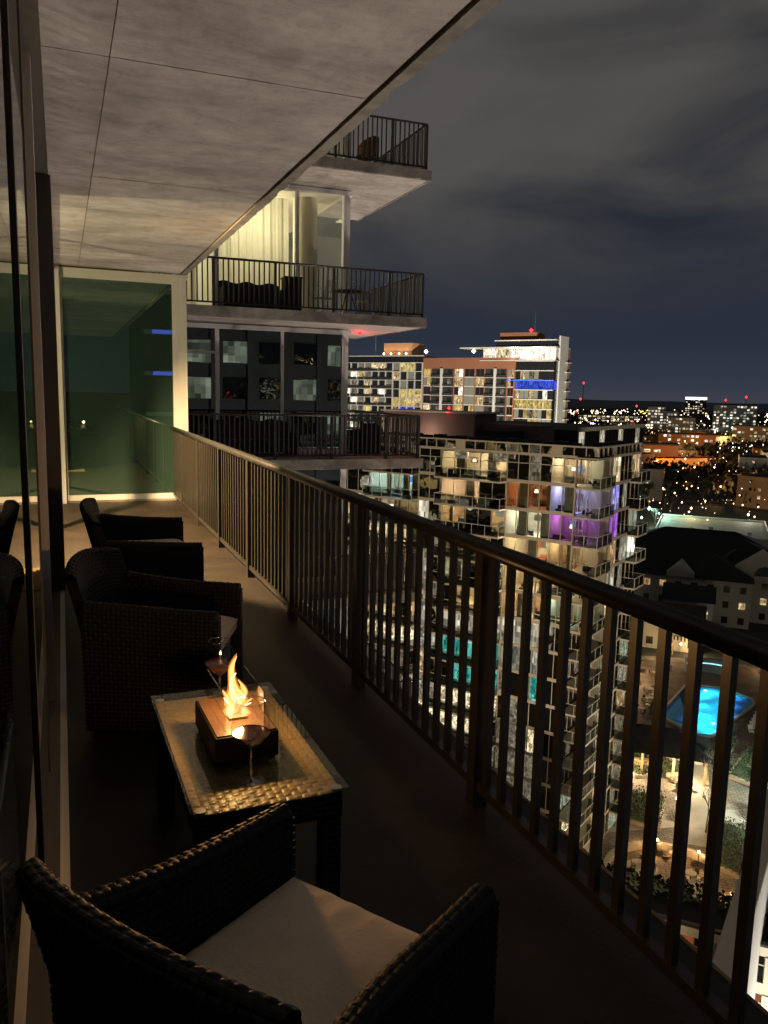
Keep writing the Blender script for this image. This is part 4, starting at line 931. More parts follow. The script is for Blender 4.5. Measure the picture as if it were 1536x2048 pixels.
# ================================================================ GROUND
pm('ground', (.035,.034,.030), .9, var=.4, vscale=.02); pm('asphalt', (.055,.053,.05), .85, var=.25, vscale=.3); paver('paving', (.27,.23,.18), (.20,.165,.125), (.07,.06,.05), .55)
pm('lawn', (.05,.065,.025), .95, var=.5, vscale=.8); paver('deck_stone', (.19,.13,.09), (.14,.095,.065), (.05,.035,.025), .5); pm('planter', (.33,.27,.2), .8, var=.15)
pm('path_light', (.36,.33,.27), .8, var=.2, vscale=.4)
mb = MB(); G = 7000; ng = 24
mb.box(-G, G, -G, G, GZ-.6, GZ); struct('ground', mb, MAT['ground'])
struct('courtyard', MB().prism([(36,60),(62,34),(118,80),(128,112),(98,128),(70,104)], GZ+.002, GZ+.02), MAT['paving'])
struct('pool_deck', MB().prism([(80,92),(90,82),(114,94),(120,112),(104,122),(84,106)], GZ+.03, GZ+.10), MAT['deck_stone'])
# streets in the grid
def strip(name, p, q, w_, z, mat):
    p = Vector((*p, 0)); q = Vector((*q, 0)); d = (q-p).normalized(); n = Vector((-d.y, d.x, 0))*w_/2
    return struct(name, MB().prism([tuple((p-n)[:2]), tuple((q-n)[:2]), tuple((q+n)[:2]), tuple((p+n)[:2])], GZ+z, GZ+z+.015), mat)
strip('street', (150, 250), (420, 250), 11, .03, MAT['asphalt']); strip('street', (250, 180), (520, 620), 12, .05, MAT['asphalt']); strip('street', (300, 330), (620, 300), 12, .07, MAT['asphalt']); strip('street', (430, 800), (1000, 700), 16, .09, MAT['asphalt'])
# ================================================================ POOL
pl = thing('swimming_pool', 'glowing turquoise swimming pool with angled ends in the courtyard', 'pool', (98, 98, GZ+.1))
pool = [(101.5,107.3),(106.8,104.2),(107.6,98.6),(106.2,96.7),(89.6,89.0),(87.6,90.4),(87.8,98.0)]
loc = lambda L_: [(x-98, y-98) for x, y in L_]
pm('pool_tile', (.10,.56,.80), .5, var=.2, vscale=1.2); pm('pool_shelf', (.05,.22,.62), .5, var=.15, vscale=1)
glass('pool_water', (.55,.93,.99), 1.33, bump=.25, bscale=2.2)
mb = MB(); P_ = loc(pool); n = len(P_)
for i in range(n):
    a, b = P_[i], P_[(i+1) % n]; mb.face([(*a,.12),(*b,.12),(*b,.002),(*a,.002)])
mb.face([(*p, .012) for p in P_]); mb.build('basin', MAT['pool_tile'], pl)
for nm, poly in (('tanning_shelf', [(101.5,107.3),(97.5,104.6),(89.5,93.5),(87.8,98.0)]), ('tanning_shelf', [(107.6,98.6),(106.2,96.7),(98.6,93.2),(100.6,97.2),(104,101)])):
    MB().prism(loc(poly), .014, .16).build(nm, MAT['pool_shelf'], pl)
c_ = MB()
for i in range(n):
    a, b = Vector((*P_[i],0)), Vector((*P_[(i+1) % n],0)); d = (b-a).normalized(); nn = Vector((d.y,-d.x,0))*.35
    c_.prism([tuple(a[:2]), tuple(b[:2]), tuple((b+nn*-1)[:2]), tuple((a+nn*-1)[:2])], .0, .34)
c_.build('coping', MAT['path_light'], pl)
mb = MB(); mb.face([(*p, .30) for p in reversed(P_)]); mb.build('water', MAT['pool_water'], pl)
for x, y in ((103,104.3),(105.4,102.3),(93.6,92.6),(97.0,93.4),(90.6,94.8)):
    MB().lathe([(0,.2),(.28,.2),(.28,.14),(0,.14)], 10, (x-98,y-98,0)).build('underwater_lamp', em('pool_lamp%d%d' % (x, y), (.7,1,1), 5), pl)
for x, y in ((103.5,103.5),(105,100.5),(100.5,102.5),(101.5,98),(97.5,99),(98,95),(94.5,96),(94.8,92.8),(91.5,94),(91,91)):
    o = lamp('pool_light', pl, (x-98,y-98,2.2), 720, (.48,.88,1), .05, 'SPOT', spot_size=radians(118), spot_blend=.9); aim(o, (0,0,-1))  # unseen spots added above the water in place of underwater light
# cabana wall behind the pool
cb = thing('curved_water_wall', 'dark curved wall with a blue light strip behind the pool', 'wall', (110, 110.5, GZ+.1))
mb = MB(); led = MB(); arc = [(-4.2+8.4*i/12, 1.4*sin(pi*i/12)) for i in range(13)]
T = Matrix.Rotation(radians(-42), 4, 'Z')
for (a, b) in zip(arc[:-1], arc[1:]):
    p, q = T @ Vector((*a,0)), T @ Vector((*b,0)); d = (q-p).normalized(); nn = Vector((-d.y, d.x, 0))
    mb.prism([tuple(p[:2]), tuple(q[:2]), tuple((q+nn*.8)[:2]), tuple((p+nn*.8)[:2])], 0, 2.6); led.prism([tuple((p-nn*.05)[:2]), tuple((q-nn*.05)[:2]), tuple(q[:2]), tuple(p[:2])], 1.7, 1.9)
mb.build('wall', pm('slate', (.12,.16,.2), .7), cb); led.build('light_strip', em('led_blue', (.3,.8,1), 1.6), cb)
pm('beam_wood', (.42,.27,.13), .7); pm('shingle', (.018,.017,.016), .95, var=.3, vscale=1.2)
# pavilion with dark hip roof
pv = thing('poolside_pavilion', 'dark hip roofed pavilion with bright lamps underneath beside the pool', 'pavilion', (PVX, PVY, GZ+.1), radians(-41))
def hip(mb, L, W, z0, h, ov=.0, ridge=.35):
    a, b = L/2+ov, W/2+ov; r = L/2*ridge
    mb._add([(-a,-b,z0),(a,-b,z0),(a,b,z0),(-a,b,z0),(-r,0,z0+h),(r,0,z0+h)], [(0,1,5,4),(1,2,5),(2,3,4,5),(3,0,4),(3,2,1,0)])
mb = MB(); hip(mb, 13, 8.0, 3.4, 2.4, .3); mb.build('roof', MAT['shingle'], pv)
for x in (-6, -2, 2, 6):
    for y in (-3.6, 3.6): bx('post', MAT['beam_wood'], pv, x-.15, x+.15, y-.15, y+.15, 0, 3.4)
bx('bar_counter', MAT['beam_wood'], pv, -5, -1, -1.5, -.6, 0, 1.15); bx('back_wall', MAT['cream_wall'], pv, -6, 6, 2.6, 2.8, 0, 3.3)
for x in (-4.2, 3.4):
    MB().octa((x, -3.9, 2.7), .5).build('lamp_globe', em('globe%d' % (x*10), (1,.82,.5), 9), pv); lamp('globe_light', pv, (x, -4.4, 2.3), 2600, (1,.72,.40), .05)
# pergola
pgl = thing('slatted_pergola', 'warm lit slatted timber pergola behind the pool', 'pergola', (117, 121, GZ), radians(-42))
for i in range(16): bx('slat', MAT['beam_wood'], pgl, -5+i*.66, -4.7+i*.66, -2.5, 2.5, 3.0, 3.2)
for x in (-5, 5):
    for y in (-2.3, 2.3): bx('post', MAT['beam_wood'], pgl, x-.12, x+.12, y-.12, y+.12, 0, 3.0)
for x in (-3.5, 0, 3.2): MB().octa((x, -1.5, 2.2), .3).build('lamp_globe', MAT['globe34'], pgl)
lamp('pergola_light', pgl, (-1, -1.5, 2.0), 700, (1,.7,.34), .3)
# circular patio with seat wall
pt = thing('round_patio', 'round paved fire patio with curved seat wall in the courtyard', 'patio', (58, 61.5, GZ+.02))
MB().lathe([(0,.0),(0,.03),(6.2,.03),(6.2,0)], 40).build('paving', MAT['deck_stone'], pt)
for x, y, r in ((2.2,-1.6,2.0),(-1,3.2,1.7)): MB().lathe([(0,.035),(r,.035),(r,.02)], 24, (x,y,0)).build('stone_disc', MAT['path_light'], pt)
mb = MB()
for i in range(26):
    a0, a1 = .1+i*.115, .1+(i+1)*.115; mb.prism([(6.2*cos(a0),6.2*sin(a0)),(6.2*cos(a1),6.2*sin(a1)),(6.8*cos(a1),6.8*sin(a1)),(6.8*cos(a0),6.8*sin(a0))], 0, .8)
mb.build('seat_wall', MAT['planter'], pt)
def wall_lamp(label, x, y, z, e, col=(1,.62,.26), r=.22, grp='garden lamps of the courtyard', em_=8):
    t = thing('garden_lamp', label, 'lamp', (x, y, GZ+.02), 0, grp)
    MB().tube((0,0,0),(0,0,z-.2),.05,.05,6).build('post', MAT['black_metal'], t)
    MB().octa((0,0,z),r).build('globe', MAT.get('lampglow_%d%d%d' % tuple(int(c*9) for c in col)) or em('lampglow_%d%d%d' % tuple(int(c*9) for c in col), col, em_), t)
    lamp('glow', t, (0,0,z+.35), e*2.2, col, .05); return t
for x, y, z, e, c in ((60.5,66.5,1.6,260,(1,.6,.25)),(63.2,63.0,1.6,260,(1,.6,.25)),(48.5,60,2.4,420,(1,.83,.38)),(56,71,1.2,120,(1,.6,.3)),(55,56.5,.7,70,(1,.55,.2)),(62,57,.7,90,(1,.55,.2)),(68,72,2.5,300,(1,.7,.4)),(78,70,4,900,(.85,1,.85)),(86,76,4,900,(.8,1,.85)),(73,63,3,420,(.95,1,.85)),(94,112,2.6,520,(1,.68,.34)),(99,117,2.6,420,(1,.68,.34)),(88,108,2.6,420,(1,.7,.36)),(108,121,2.6,420,(1,.7,.36)),(82,104,2.6,300,(1,.66,.3)),(121,108,2.6,260,(1,.66,.3))):
    wall_lamp('post lamp in the courtyard garden with a %s globe' % ('pale green' if c[2] > .7 else 'warm'), x, y, z, e, c)
pm('patio_chair', (.10,.075,.055), .7)
def patio_set(x, y, rz, n=4):
    t = thing('patio_table', 'round stone topped patio table ringed by chairs in the courtyard', 'table', (x, y, GZ+.05), rz, 'patio tables of the courtyard')
    MB().lathe([(0,.72),(.6,.72),(.6,.76),(0,.76)], 18).build('table_top', MAT['planter'], t); MB().tube((0,0,0),(0,0,.72),.06).build('table_leg', MAT['black_metal'], t)
    for k in range(n):
        a = 2*pi*k/n+.3; c = MB(); T = Matrix.Translation((1.05*cos(a),1.05*sin(a),0)) @ Matrix.Rotation(a, 4, 'Z')
        c.box(-.25,.25,-.25,.25,.38,.45,T); c.box(.19,.25,-.25,.25,.45,.9,T)
        for qx in (-.2,.2):
            for qy in (-.2,.2): c.box(qx-.025,qx+.025,qy-.025,qy+.025,0,.38,T)
        co = c.build('patio_chair', MAT['patio_chair']); co.location = (x, y, GZ+.05); co.rotation_euler = (0,0,rz); tag(co, 'small brown chair at a round patio table in the courtyard', 'chair', 'chairs round the courtyard tables')
for i, (x, y) in enumerate(((60.5,61.2),(57,64.5),(55.5,59),(61.5,64.8),(90,103.5),(93.5,107),(86,100.5),(100,113.5),(104,116),(74.5,78),(78.5,84),(88,72),(80,66))): patio_set(x, y, i*.7)
# garden beds, paths, loungers
for i, poly in enumerate([[(64,70),(70,76),(66,80),(60,75)],[(66,58),(74,66),(72,70),(64,63)],[(70,82),(78,80),(76,88),(71,88)],[(84,72),(94,78),(92,84),(82,78)],[(50,66),(54,70),(51,73),(47,70)]]):
    t = thing('garden_bed', 'raised planted bed with stone kerb in the courtyard, %s' % ['behind the round patio','beside the seat wall','in front of the pavilion','under the pale lamps','at the tower foot'][i], 'garden bed', (poly[0][0], poly[0][1], GZ+.02)); L0 = [(x-poly[0][0], y-poly[0][1]) for x, y in poly]
    MB().prism(L0, 0, .45).build('kerb', MAT['planter'], t); cx = sum(p[0] for p in L0)/4; cyy = sum(p[1] for p in L0)/4
    MB().prism([(cx+(x-cx)*.9, cyy+(y-cyy)*.9) for x, y in L0], .45, .5).build('soil', MAT['lawn'], t)
    fo = MB(); r = random.Random(i)
    for _ in range(1900):
        a, b = r.random(), r.random(); p = Vector((*L0[0],0)).lerp(Vector((*L0[1],0)), a).lerp(Vector((*L0[3],0)).lerp(Vector((*L0[2],0)), a), b); h = .45+r.random()**1.6*.9; q = r.uniform(0, 6); s_ = r.uniform(.05, .12)
        fo.face([(p.x-s_*cos(q),p.y-s_*sin(q),h),(p.x,p.y,h+s_),(p.x+s_*cos(q),p.y+s_*sin(q),h),(p.x,p.y,h-s_)])
    tag(fo.build('shrubs', pm('shrub%d' % i, (.05,.07,.03), .8, var=.4), t), kind='stuff')
strip('garden_path', (56,74), (92,66), 3.0, .03, MAT['path_light']); strip('garden_path', (66,66), (84,86), 3.2, .05, MAT['path_light']); strip('garden_path', (74,64), (100,82), 5.0, .065, MAT['path_light'])
def lounger_mesh():
    mb = MB(); mb.box(-.35,.35,-.9,.4,.28,.36); mb._add([(-.35,.4,.3),(.35,.4,.3),(.35,.95,.75),(-.35,.95,.75),(-.35,.4,.36),(.35,.4,.36),(.35,.92,.80),(-.35,.92,.80)], [(0,1,2,3),(7,6,5,4),(0,4,5,1),(3,2,6,7)])
    fr = MB()
    for x in (-.3,.3):
        for y in (-.8,.35): fr.box(x-.03,x+.03,y-.03,y+.03,0,.28)
    return mb.mesh('lounger_seat', MAT['cream_wall']), fr.mesh('lounger_legs', MAT['chrome'])
LM = lounger_mesh()
def lounger(x, y, rz):
    t = thing('sun_lounger', 'pale pool lounger in a row along the pool deck', 'sun lounger', (x, y, GZ+.105), rz, 'loungers along the pool'); link('mattress', LM[0], t); link('frame', LM[1], t)
for i in range(9): lounger(88.2+i*1.35, 101.6+i*1.15, radians(132))
for i in range(11): lounger(97+i*1.35, 88.4+i*.95, radians(-38))
# ================================================================ TREES
pm('bark', (.10,.075,.055), .9, var=.3, vscale=3); pm('bark_pale', (.34,.30,.24), .85, var=.3, vscale=3); pm('evergreen', (.018,.032,.015), .85, var=.5, vscale=1.2); pm('evergreen2', (.05,.085,.05), .8, var=.5, vscale=1.2)
def bare_tree(seed, h, spread=.55):
    r = random.Random(seed); tr = MB(); tg = MB()
    def br(p, d, L, rad, lv):
        q = p + d*L; (tr if lv < 2 else tg).tube(p, q, rad, rad*.68, 5 if lv < 2 else 3, cap=False)
        if lv >= 5 or rad < .008: return
        for _ in range(r.choice([2,3,3]) if lv < 4 else 3):
            nd = (d + Vector((r.uniform(-1,1), r.uniform(-1,1), r.uniform(-.25,.6)))*spread*1.15).normalized()
            br(p+d*L*r.uniform(.65,1), nd, L*r.uniform(.62,.82), rad*r.uniform(.5,.66), lv+1)
    br(Vector((0,0,0)), Vector((r.uniform(-.06,.06), r.uniform(-.06,.06), 1)).normalized(), h*.27, h*.017, 0)
    return tr, tg
def leaf_tree(seed, h, rr, n=2600, cone=False):
    r = random.Random(seed); tr = MB(); tr.tube((0,0,0),(0,0,h*.8),h*.022,h*.006,6); cr = MB()
    cl_ = [(r.uniform(0,2*pi), r.uniform(.2,1), r.uniform(.16,1)) for _ in range(22)]
    for i in range(n):
        a, q, z = cl_[i % 22]; prof = (1-z)*.95+.08 if cone else sin(pi*(.12+.82*z))
        R_ = rr*prof*q**.5; c = Vector((R_*cos(a), R_*sin(a), h*(.1+.88*z))) + Vector((r.gauss(0,1), r.gauss(0,1), r.gauss(0,.9)))*rr*.17
        s_ = rr*r.uniform(.035,.075); u = Vector((r.gauss(0,1),r.gauss(0,1),r.gauss(0,1))).normalized(); v = u.orthogonal().normalized()
        cr.face([c-u*s_, c+v*s_*.7, c+u*s_, c-v*s_*.7])
    return tr, cr
BARE = []
for i in range(5):
    a, b = bare_tree(40+i, 10); BARE.append((a.mesh('bare_trunk', MAT['bark']), b.mesh('bare_twigs', MAT['bark'])))
PALE = []
for i in range(2):
    a, b = bare_tree(60+i, 9, .42); PALE.append((a.mesh('pale_trunk', MAT['bark_pale']), b.mesh('pale_twigs', MAT['bark_pale'])))
EVER = []
for i, (c, m) in enumerate(((True,'evergreen'),(False,'evergreen'),(False,'evergreen2'))):
    a, b = leaf_tree(80+i, 10, 3.2, cone=c); EVER.append((a.mesh('ever_trunk', MAT['bark']), b.mesh('ever_crown', MAT[m])))
def tree(kit, label, x, y, s, rz, group=None):
    t = thing('tree', label, 'tree', (x, y, GZ), rz, group); t.scale = (s, s, s); link('trunk', kit[0], t); link('crown', kit[1], t); return t
rt = random.Random(3)
for i, (x, y, s) in enumerate(((76,74,.9),(79,77,.8),(82,70,1.0))): tree(PALE[i % 2], 'slender pale barked bare tree among the courtyard paths', x, y, s, i*1.3, 'pale bare trees in the courtyard')
for i, (x, y, s) in enumerate(((64,66,.7),(69,68,.75),(71,62.5,.8),(66,60,.65),(60,71,.6),(86,109,.55),(96,114,.6),(79,98,.5),(110,88,.7),(104,84,.7),(100,79,.75))): tree(BARE[i % 5], 'small dark bare tree in the courtyard beds', x, y, s, i*.9, 'small bare courtyard trees')
tree(EVER[0], 'tall dark conifer beside the pool pavilion', 85, 81.5, .62, 0); tree(EVER[0], 'narrow dark conifer between pool and courtyard path', 81.5, 78, .5, 2)
tree(EVER[2], 'round grey green evergreen lit by the pale lamp', 77, 63.5, .62, 1); tree(EVER[1], 'round dark evergreen beside the white ribbed wall', 70, 57, .65, 2); tree(EVER[1], 'broad dark evergreen near the podium hedge', 63, 50.5, .6, 3)
for i, (x, y, s) in enumerate(((188,232,1.5),(206,240,1.4),(232,300,1.5),(250,330,1.6),(262,300,1.7),(275,330,1.6),(290,360,1.6),(248,280,1.3),(285,300,1.4),(320,330,1.6),(300,290,1.3),(345,350,1.5))): tree(BARE[i % 5], 'large bare street tree near the flat roofed store', x, y, s, i*1.7, 'bare street trees by the store')
for i, (x, y, s) in enumerate(((252,318,1.5),(266,322,1.6),(280,332,1.7),(272,345,1.5),(296,338,1.5),(318,316,1.3),(300,380,1.5),(345,318,1.3),(182,170,1.0),(186,165,.9))): tree(EVER[i % 2], 'dark evergreen tree beyond the flat roofed store', x, y, s, i*1.1, 'evergreens beyond the store')
# ================================================================ HOUSES
pm('siding_cream', (.46,.42,.34), .8, var=.08); pm('siding_grey', (.40,.44,.45), .8, var=.08); pm('siding_brown', (.22,.15,.11), .85, var=.1); pm('brick_orange', (.42,.19,.08), .85, var=.15, vscale=2)
W_L = [WARM[0], WARM[1], WARM[4]]
def gable_roof(mb, L, W, z0, h, ov=.4):
    a, b = L/2+ov, W/2+ov; mb._add([(-a,-b,z0),(a,-b,z0),(a,b,z0),(-a,b,z0),(-a,0,z0+h),(a,0,z0+h)], [(0,1,5,4),(2,3,4,5),(3,0,4),(1,2,5),(3,2,1,0)])
def house(label, x, y, rz, L, W, H, wall, roof='gable', rh=3, cat='house', name='house', lit=.35, seed=0, group=None, roofm='shingle', faces=(0,3), pitch=3.2, full=True):
    r = random.Random(seed+int(x*13+y)); t = thing(name, label, cat, (x, y, GZ), rz, group)
    bx('wall', wall, t, -L/2, L/2, -W/2, W/2, 0, H)
    mb = MB()
    if roof == 'gable': gable_roof(mb, L, W, H+.003, rh)
    elif roof == 'hip': hip(mb, L, W, H+.003, rh, .5, .5)
    else:
        mb.box(-L/2+.25, L/2-.25, -W/2+.25, W/2-.25, H, H+.15)
        pp = MB(); pp.box(-L/2-.1,L/2+.1,-W/2-.1,-W/2+.2,H-.4,H+.6); pp.box(-L/2-.1,L/2+.1,W/2-.2,W/2+.1,H-.4,H+.6); pp.box(-L/2-.1,-L/2+.2,-W/2+.2,W/2-.2,H-.4,H+.6); pp.box(L/2-.2,L/2+.1,-W/2+.2,W/2-.2,H-.4,H+.6); pp.build('parapet', wall, t)
    mb.build('roof', MAT[roofm], t)
    nf = max(1, int(H/3.1))
    for f in faces:
        span = L if f in (0, 1) else W; nw = max(1, int(span/pitch))
        for k in range(nf):
            for i in range(nw):
                s = -span/2+(i+.5)*span/nw; z = .9+k*H/nf
                if not full and r.random() < .55: continue
                m = r.choice(W_L) if r.random() < lit else DK
                e = .06
                if f == 0: bx('window', m, t, s-.65, s+.65, -W/2-e, -W/2+.02, z, z+1.5)
                elif f == 1: bx('window', m, t, s-.65, s+.65, W/2-.02, W/2+e, z, z+1.5)
                elif f == 3: bx('window', m, t, -L/2-e, -L/2+.02, s-.65, s+.65, z, z+1.5)
    return t
A0 = radians(-44)   # street grid: long side faces the camera
h1 = house('long cream apartment house with black roof and two small gables', 133, 148, A0, 34, 13, 10.5, MAT['siding_cream'], 'hip', 5.0, lit=.18, name='apartment_house')
for x in (-12, 2): 
    mb = MB(); mb._add([(x-3,-6.9,10.3),(x+3,-6.9,10.3),(x+3,-6.9,11.5),(x,-6.9,14),(x-3,-6.9,11.5),(x,0,14),(x-3,0,11.5),(x+3,0,11.5)], [(0,1,2,3,4),(3,2,7,5),(4,3,5,6)]); mb.build('dormer', MAT['siding_cream'], h1)
h2 = house('cream apartment house with a large stepped gable and arched window', 152, 139, A0, 24, 13, 10.5, MAT['siding_cream'], 'hip', 5.5, lit=.12, name='apartment_house')
mb = MB(); mb.prism([(-8.5,10),(8.5,10),(8.5,12.2),(5.5,12.2),(5.5,13.2),(0,17.4),(-5.5,13.2),(-5.5,12.2),(-8.5,12.2)], 0, .6); g = mb.build('stepped_gable', MAT['siding_cream'], h2); g.rotation_euler = (pi/2, 0, 0); g.location = (-1, -6.9, 0)
mb = MB(); mb.prism([(2.2*cos(pi*i/12), 11.2+2.2*sin(pi*i/12)) for i in range(13)], 0, .1); a = mb.build('arched_window', DK, h2); a.rotation_euler = (pi/2,0,0); a.location = (-.2, -7.55, 0)
h3 = house('pale grey sided house wall with one lit window below the black roofs', 124.5, 133, A0, 10, 9, 8.5, MAT['siding_grey'], 'gable', 2.6, lit=.55, name='apartment_house')
house('black roofed apartment wing behind the cream gables', 160, 170, A0, 46, 15, 9, MAT['siding_brown'], 'hip', 5, lit=.05, name='apartment_house')
house('black roofed apartment wing nearest the big flat store', 182, 192, A0, 40, 12, 7, MAT['siding_brown'], 'hip', 4, lit=.05, name='apartment_house')
house('cream rear house with lit lower windows by the pool terrace', 116, 128, A0, 12, 8, 6, MAT['siding_cream'], 'gable', 3, lit=.8, name='apartment_house')
st = house('large flat roofed store with pale roof lit teal and orange', 212, 218, A0, 36, 44, 6, MAT['cream_wall'], 'flat', lit=.1, name='store_building', cat='store', roofm='path_light')
for i in range(5): bx('roof_unit', MAT['white_wall'], st, -13+i*6, -11.6+i*6, -16+(i % 3)*5, -14.8+(i % 3)*5, 6.15, 7.0)
house('long orange lit brick warehouse beyond the dark trees', 402, 455, radians(-6), 62, 22, 9, MAT['brick_orange'], 'flat', lit=.25, name='warehouse', cat='warehouse', pitch=6)
house('small white cottage with porch across the store', 311, 318, radians(-40), 11, 9, 5, MAT['white_wall'], 'gable', 4, lit=.2)
house('orange lit two storey shop building by the bright street', 362, 345, radians(-46), 30, 16, 9, MAT['brick_orange'], 'flat', lit=.3, name='shop_building', cat='shop')
for i in range(5): house('brick townhouse in a gabled row behind the warehouse', 448+i*13, 545-i*5, radians(70), 15, 11, 9, MAT['siding_brown'], 'gable', 5, lit=.35, name='townhouse', group='gabled townhouse row', seed=i)
rg = random.Random(77)
cols = [('brick','orange brick',MAT['brick_orange']),('cream','cream sided',MAT['siding_cream']),('brown','brown sided',MAT['siding_brown']),('grey','pale grey',MAT['siding_grey'])]
placed = []
def ok(x, y, d):
    if any((x-a)**2+(y-b)**2 < (d+c)**2 for a, b, c in placed): return False
    placed.append((x, y, d)); return True
for a_, b_, c_2 in ((402,455,40),(362,345,24),(311,318,12),(480,530,50),(212,218,40)): placed.append((a_, b_, c_2))
nh = 0; tries = 0
while nh < 95 and tries < 3000:
    tries += 1
    az = radians(rg.uniform(37.6, 50)); D = 430*(1300/430)**rg.random()
    x, y = D*sin(az), D*cos(az)
    if not ok(x, y, 11): continue
    nm, wd, m = rg.choice(cols); big = rg.random() < .35
    L_, W_, H_ = (rg.uniform(24,46), rg.uniform(14,18), rg.uniform(9,16)) if big else (rg.uniform(9,14), rg.uniform(8,10), rg.uniform(4.5,7))
    house('%s %s in the district beyond the store, %s' % (wd, 'flat roofed block' if big else 'gabled house', 'low and broad' if W_ > 16 or (not big and L_ > 12.5) else 'tall and narrow' if H_ > 12.5 or (not big and H_ > 6) else 'of middling height'), x, y, radians(rg.choice([-44,46,-10,20])), L_, W_, H_, m, 'flat' if big else 'gable', 3.5, lit=.55, name='city_block' if big else 'house', cat='building' if big else 'house', group='%s %s of the far district' % (wd, 'blocks' if big else 'houses'), full=False, pitch=4.2)
    nh += 1
# far mid rise blocks
def block(label, az, D, wd, dp, top, wall, lit, seed, pitch=4.0, topglow=None):
    az = radians(az); x, y = D*sin(az), D*cos(az); H_ = top-GZ
    t = thing('mid_rise_block', label, 'building', (x, y, GZ), -az); r = random.Random(seed)
    bx('wall', wall, t, -wd/2, wd/2, 0, dp, 0, H_); bx('roof_parapet', MAT['roof_dark'], t, -wd/2-.3, wd/2+.3, -.3, dp, H_, H_+1)
    nw = int(wd/pitch); nf = int(H_/3.6); n_ = 0
    for k in range(nf):
        for i in range(nw):
            if r.random() < lit and n_ < 150: bx('window', r.choice([WARM[0],WARM[2],R_WHITE,R_GREEN]), t, -wd/2+(i+.2)*pitch, -wd/2+(i+.85)*pitch, -.3, .1, k*3.6+1, k*3.6+3); n_ += 1
    if topglow: bx('lit_crown', topglow, t, -wd/2-.5, wd/2+.5, -.5, .2, H_-4, H_+.5)
block('far dark tower with a glowing white crown near the horizon', 42.6, 1500, 34, 30, 4.5, MAT['unit_dark'], .45, 2, topglow=em('crown', (.85,.9,1), 2.2))
block('far wide apartment block with many warm windows under the horizon', 45.0, 1150, 52, 20, -5, MAT['siding_grey'], .45, 3)
block('far pale apartment block next to the red beacon', 40.2, 1100, 22, 18, -9, MAT['white_wall'], .45, 4); block('far glassy office next to the pale apartment block', 41.0, 1080, 22, 18, -14, MAT['siding_grey'], .6, 5)
block('low wide lit block left of the white crowned tower', 41.8, 1000, 30, 18, -20, MAT['siding_cream'], .5, 6); block('parking deck with lit levels beyond the tower roof', 39.6, 620, 46, 24, -32, MAT['brick'], .35, 8, 7)
block('long lit shed on the horizon behind the tower roof', 37.2, 1500, 110, 30, -30, MAT['siding_cream'], .7, 9, 8); block('brick mid rise before the far towers', 42.2, 800, 50, 20, -31, MAT['brick'], .35, 10)
block('dark mid rise at the edge of the woods', 46.8, 950, 60, 20, -26, MAT['siding_brown'], .4, 12); block('pale mid rise beyond the wooded slope', 48.6, 1100, 60, 20, -16, MAT['siding_grey'], .5, 13)
# radio masts
for az, D, top in ((35.35, 900, 16), (35.2, 1200, -2), (38.9, 1000, -8), (45.6, 2200, 9), (44.4, 1300, 1)):
    a = radians(az); t = thing('radio_mast', 'slim far radio mast with a red warning lamp', 'mast', (D*sin(a), D*cos(a), GZ), 0, 'far masts with red lamps')
    MB().tube((0,0,0),(0,0,top-GZ),D*.0006,D*.0003,4).build('mast', MAT['grey_frame'], t); MB().octa((0,0,top-GZ),D*.0016).build('warning_lamp', MAT['beacon_red'], t)
# ================================================================ STREET LAMPS WITH REAL LIGHT
def street_lamp(label, x, y, h, e, col, r=.6, group='street lamps of the district'):
    t = thing('street_lamp', label, 'street lamp', (x, y, GZ), 0, group)
    MB().tube((0,0,0),(0,0,h),.14,.09,6).build('pole', MAT['black_metal'], t)
    key = 'slamp_%d%d%d' % tuple(int(c*9) for c in col)
    MB().octa((0,0,h+r*.6), r).build('lamp_head', MAT.get(key) or em(key, col, 9), t); lamp('lamp_light', t, (0,0,h+r*1.8), e, col, .2)
OR, WH, TE = (1,.55,.18), (1,.92,.75), (.45,1,.85)
for x, y, h, e, c in ((205,243,9,24000,TE),(228,246,8,16000,(1,.62,.2)),(243,232,7,9000,WH),(246,222,7,7000,WH),(250,212,7,7000,WH),(254,204,7,7000,WH),(196,236,7,7000,TE),(390,430,10,26000,OR),(425,432,10,22000,OR),(372,436,9,18000,OR),(345,330,9,12000,OR),(370,322,9,12000,OR),(330,318,9,7000,OR),(470,520,16,30000,OR),(300,305,8,5000,OR),(352,312,8,9000,WH),(520,560,12,24000,OR),(560,500,12,24000,OR),(430,380,10,18000,WH),(470,420,10,18000,OR),(640,640,14,36000,OR)):
    street_lamp('street lamp with %s glowing head in the far district' % ('orange' if c == OR else 'teal white' if c == TE else 'amber' if c[2] < .3 else 'white'), x, y, h, e, c, .55 if e < 20000 else .8)
# ================================================================ DISTANT LIGHTS, WOODS, HILLS
rl_ = random.Random(99)
for nm, col, roads in (('amber', (1,.55,.18), [((150,250),(420,250)),((250,180),(520,620)),((300,330),(620,300)),((430,800),(1000,700)),((330,420),(560,380))]), ('pale', (1,.88,.66), [((380,500),(760,640)),((500,460),(640,820)),((560,900),(1400,1000)),((700,600),(900,1150)),((420,300),(900,560))])):
    mb = MB()
    for (a, b) in roads:
        L_ = sqrt((b[0]-a[0])**2+(b[1]-a[1])**2); n_ = int(L_/17)
        for i in range(n_):
            t_ = i/n_; x, y = a[0]+(b[0]-a[0])*t_+rl_.uniform(-2,2), a[1]+(b[1]-a[1])*t_+rl_.uniform(-5,5)
            if rl_.random() < .75: mb.octa((x, y, GZ+rl_.choice([.9,.9,7,8])), sqrt(x*x+y*y)*rl_.uniform(.0004,.0011))
    tag(mb.build('street_light_rows', em('row_'+nm, col, 7)), 'rows of tiny %s lamps along the far streets' % nm, 'lights', kind='stuff')
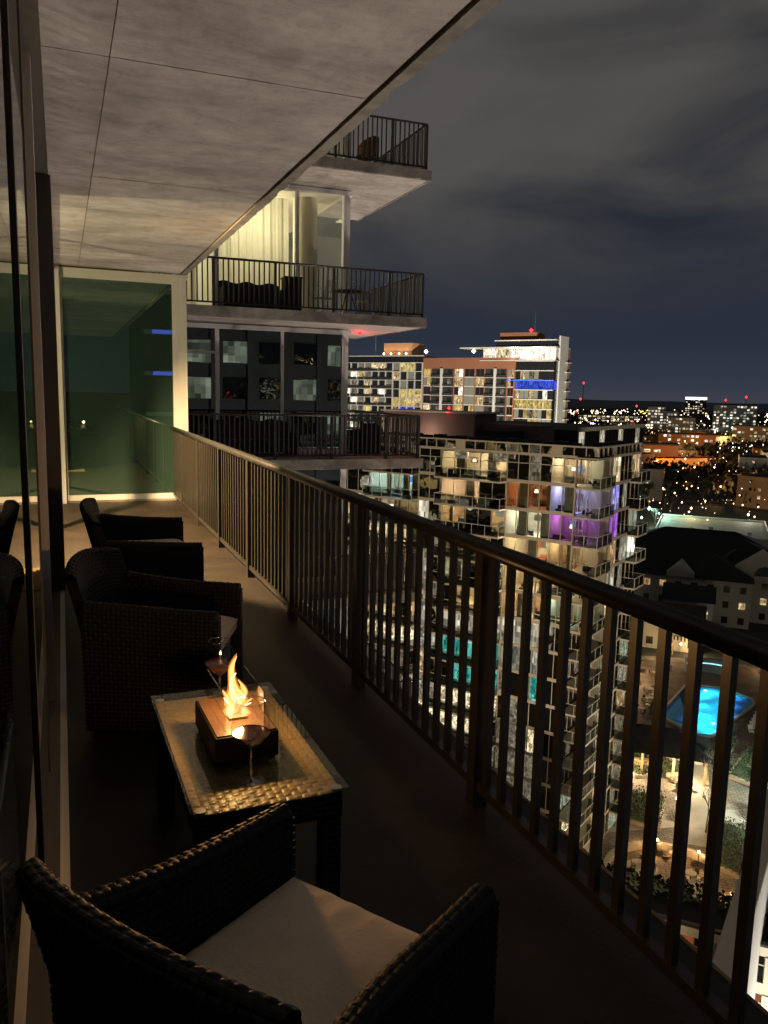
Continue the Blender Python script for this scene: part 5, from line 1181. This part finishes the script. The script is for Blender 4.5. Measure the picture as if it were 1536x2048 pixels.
for nm, col, st_, n_ in (('warm', (1,.62,.25), 6, 950), ('white', (1,.9,.72), 6, 420), ('cold', (.75,.9,1), 6, 110), ('red', (1,.05,.05), 5, 26), ('blue', (.15,.25,1), 5, 12)):
    mb = MB()
    for _ in range(n_):
        az = radians(rl_.uniform(34, 55)); D = 300*(2700/300)**(rl_.random()**.85); s_ = D*(.00035+.0010*rl_.random()**2)
        mb.octa((D*sin(az), D*cos(az), GZ+rl_.uniform(3, 10)+ (rl_.uniform(0,8) if D > 900 else 0)), s_)
    tag(mb.build('distant_%s_lights' % nm, em('dl_'+nm, col, st_)), 'countless tiny %s lamps of the far city' % nm, 'lights', kind='stuff')
pm('woods', (.030,.026,.018), .95, var=.5, vscale=.05)
mb = MB(); rw = random.Random(12)
for _ in range(4200):
    az = radians(rw.uniform(34, 56)); D = 420*(3000/420)**rw.random()
    if D < 900 and rw.random() < .62 and az < radians(43.5): continue
    x, y = D*sin(az), D*cos(az); h = rw.uniform(7, 14); r = rw.uniform(3, 6)
    for _k in range(22 if D < 1000 else 9):
        q = rw.uniform(0, 2*pi); e = rw.random()**.5*r; z = GZ+h*rw.uniform(.2, 1)*(1-.35*(e/r)**2); s_ = r*rw.uniform(.16, .34)*(1 if D < 1000 else 1.5); q2 = rw.uniform(0, 6); cx, cyy = x+e*cos(q), y+e*sin(q)
        mb.face([(cx-s_*cos(q2), cyy-s_*sin(q2), z+rw.uniform(-.5,.5)*s_), (cx, cyy, z+s_), (cx+s_*cos(q2), cyy+s_*sin(q2), z+rw.uniform(-.5,.5)*s_), (cx, cyy, z-s_)])
tag(mb.build('distant_woods', MAT['woods']), 'dark mass of trees between the far houses', 'woods', kind='stuff')
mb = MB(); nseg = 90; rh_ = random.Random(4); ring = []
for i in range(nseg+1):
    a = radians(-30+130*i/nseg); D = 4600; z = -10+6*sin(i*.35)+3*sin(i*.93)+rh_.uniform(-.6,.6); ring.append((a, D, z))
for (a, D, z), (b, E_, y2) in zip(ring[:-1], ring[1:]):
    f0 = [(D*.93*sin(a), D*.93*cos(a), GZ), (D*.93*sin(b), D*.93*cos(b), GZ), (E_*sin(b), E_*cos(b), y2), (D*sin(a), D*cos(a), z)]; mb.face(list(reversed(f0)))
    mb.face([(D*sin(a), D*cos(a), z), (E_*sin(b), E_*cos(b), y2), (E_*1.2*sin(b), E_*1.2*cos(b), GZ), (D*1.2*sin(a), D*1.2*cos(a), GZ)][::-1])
struct('hills', mb, pm('hill', (.09,.11,.15), 1))  # pale bluish base colour stands in for haze over the dark ridge
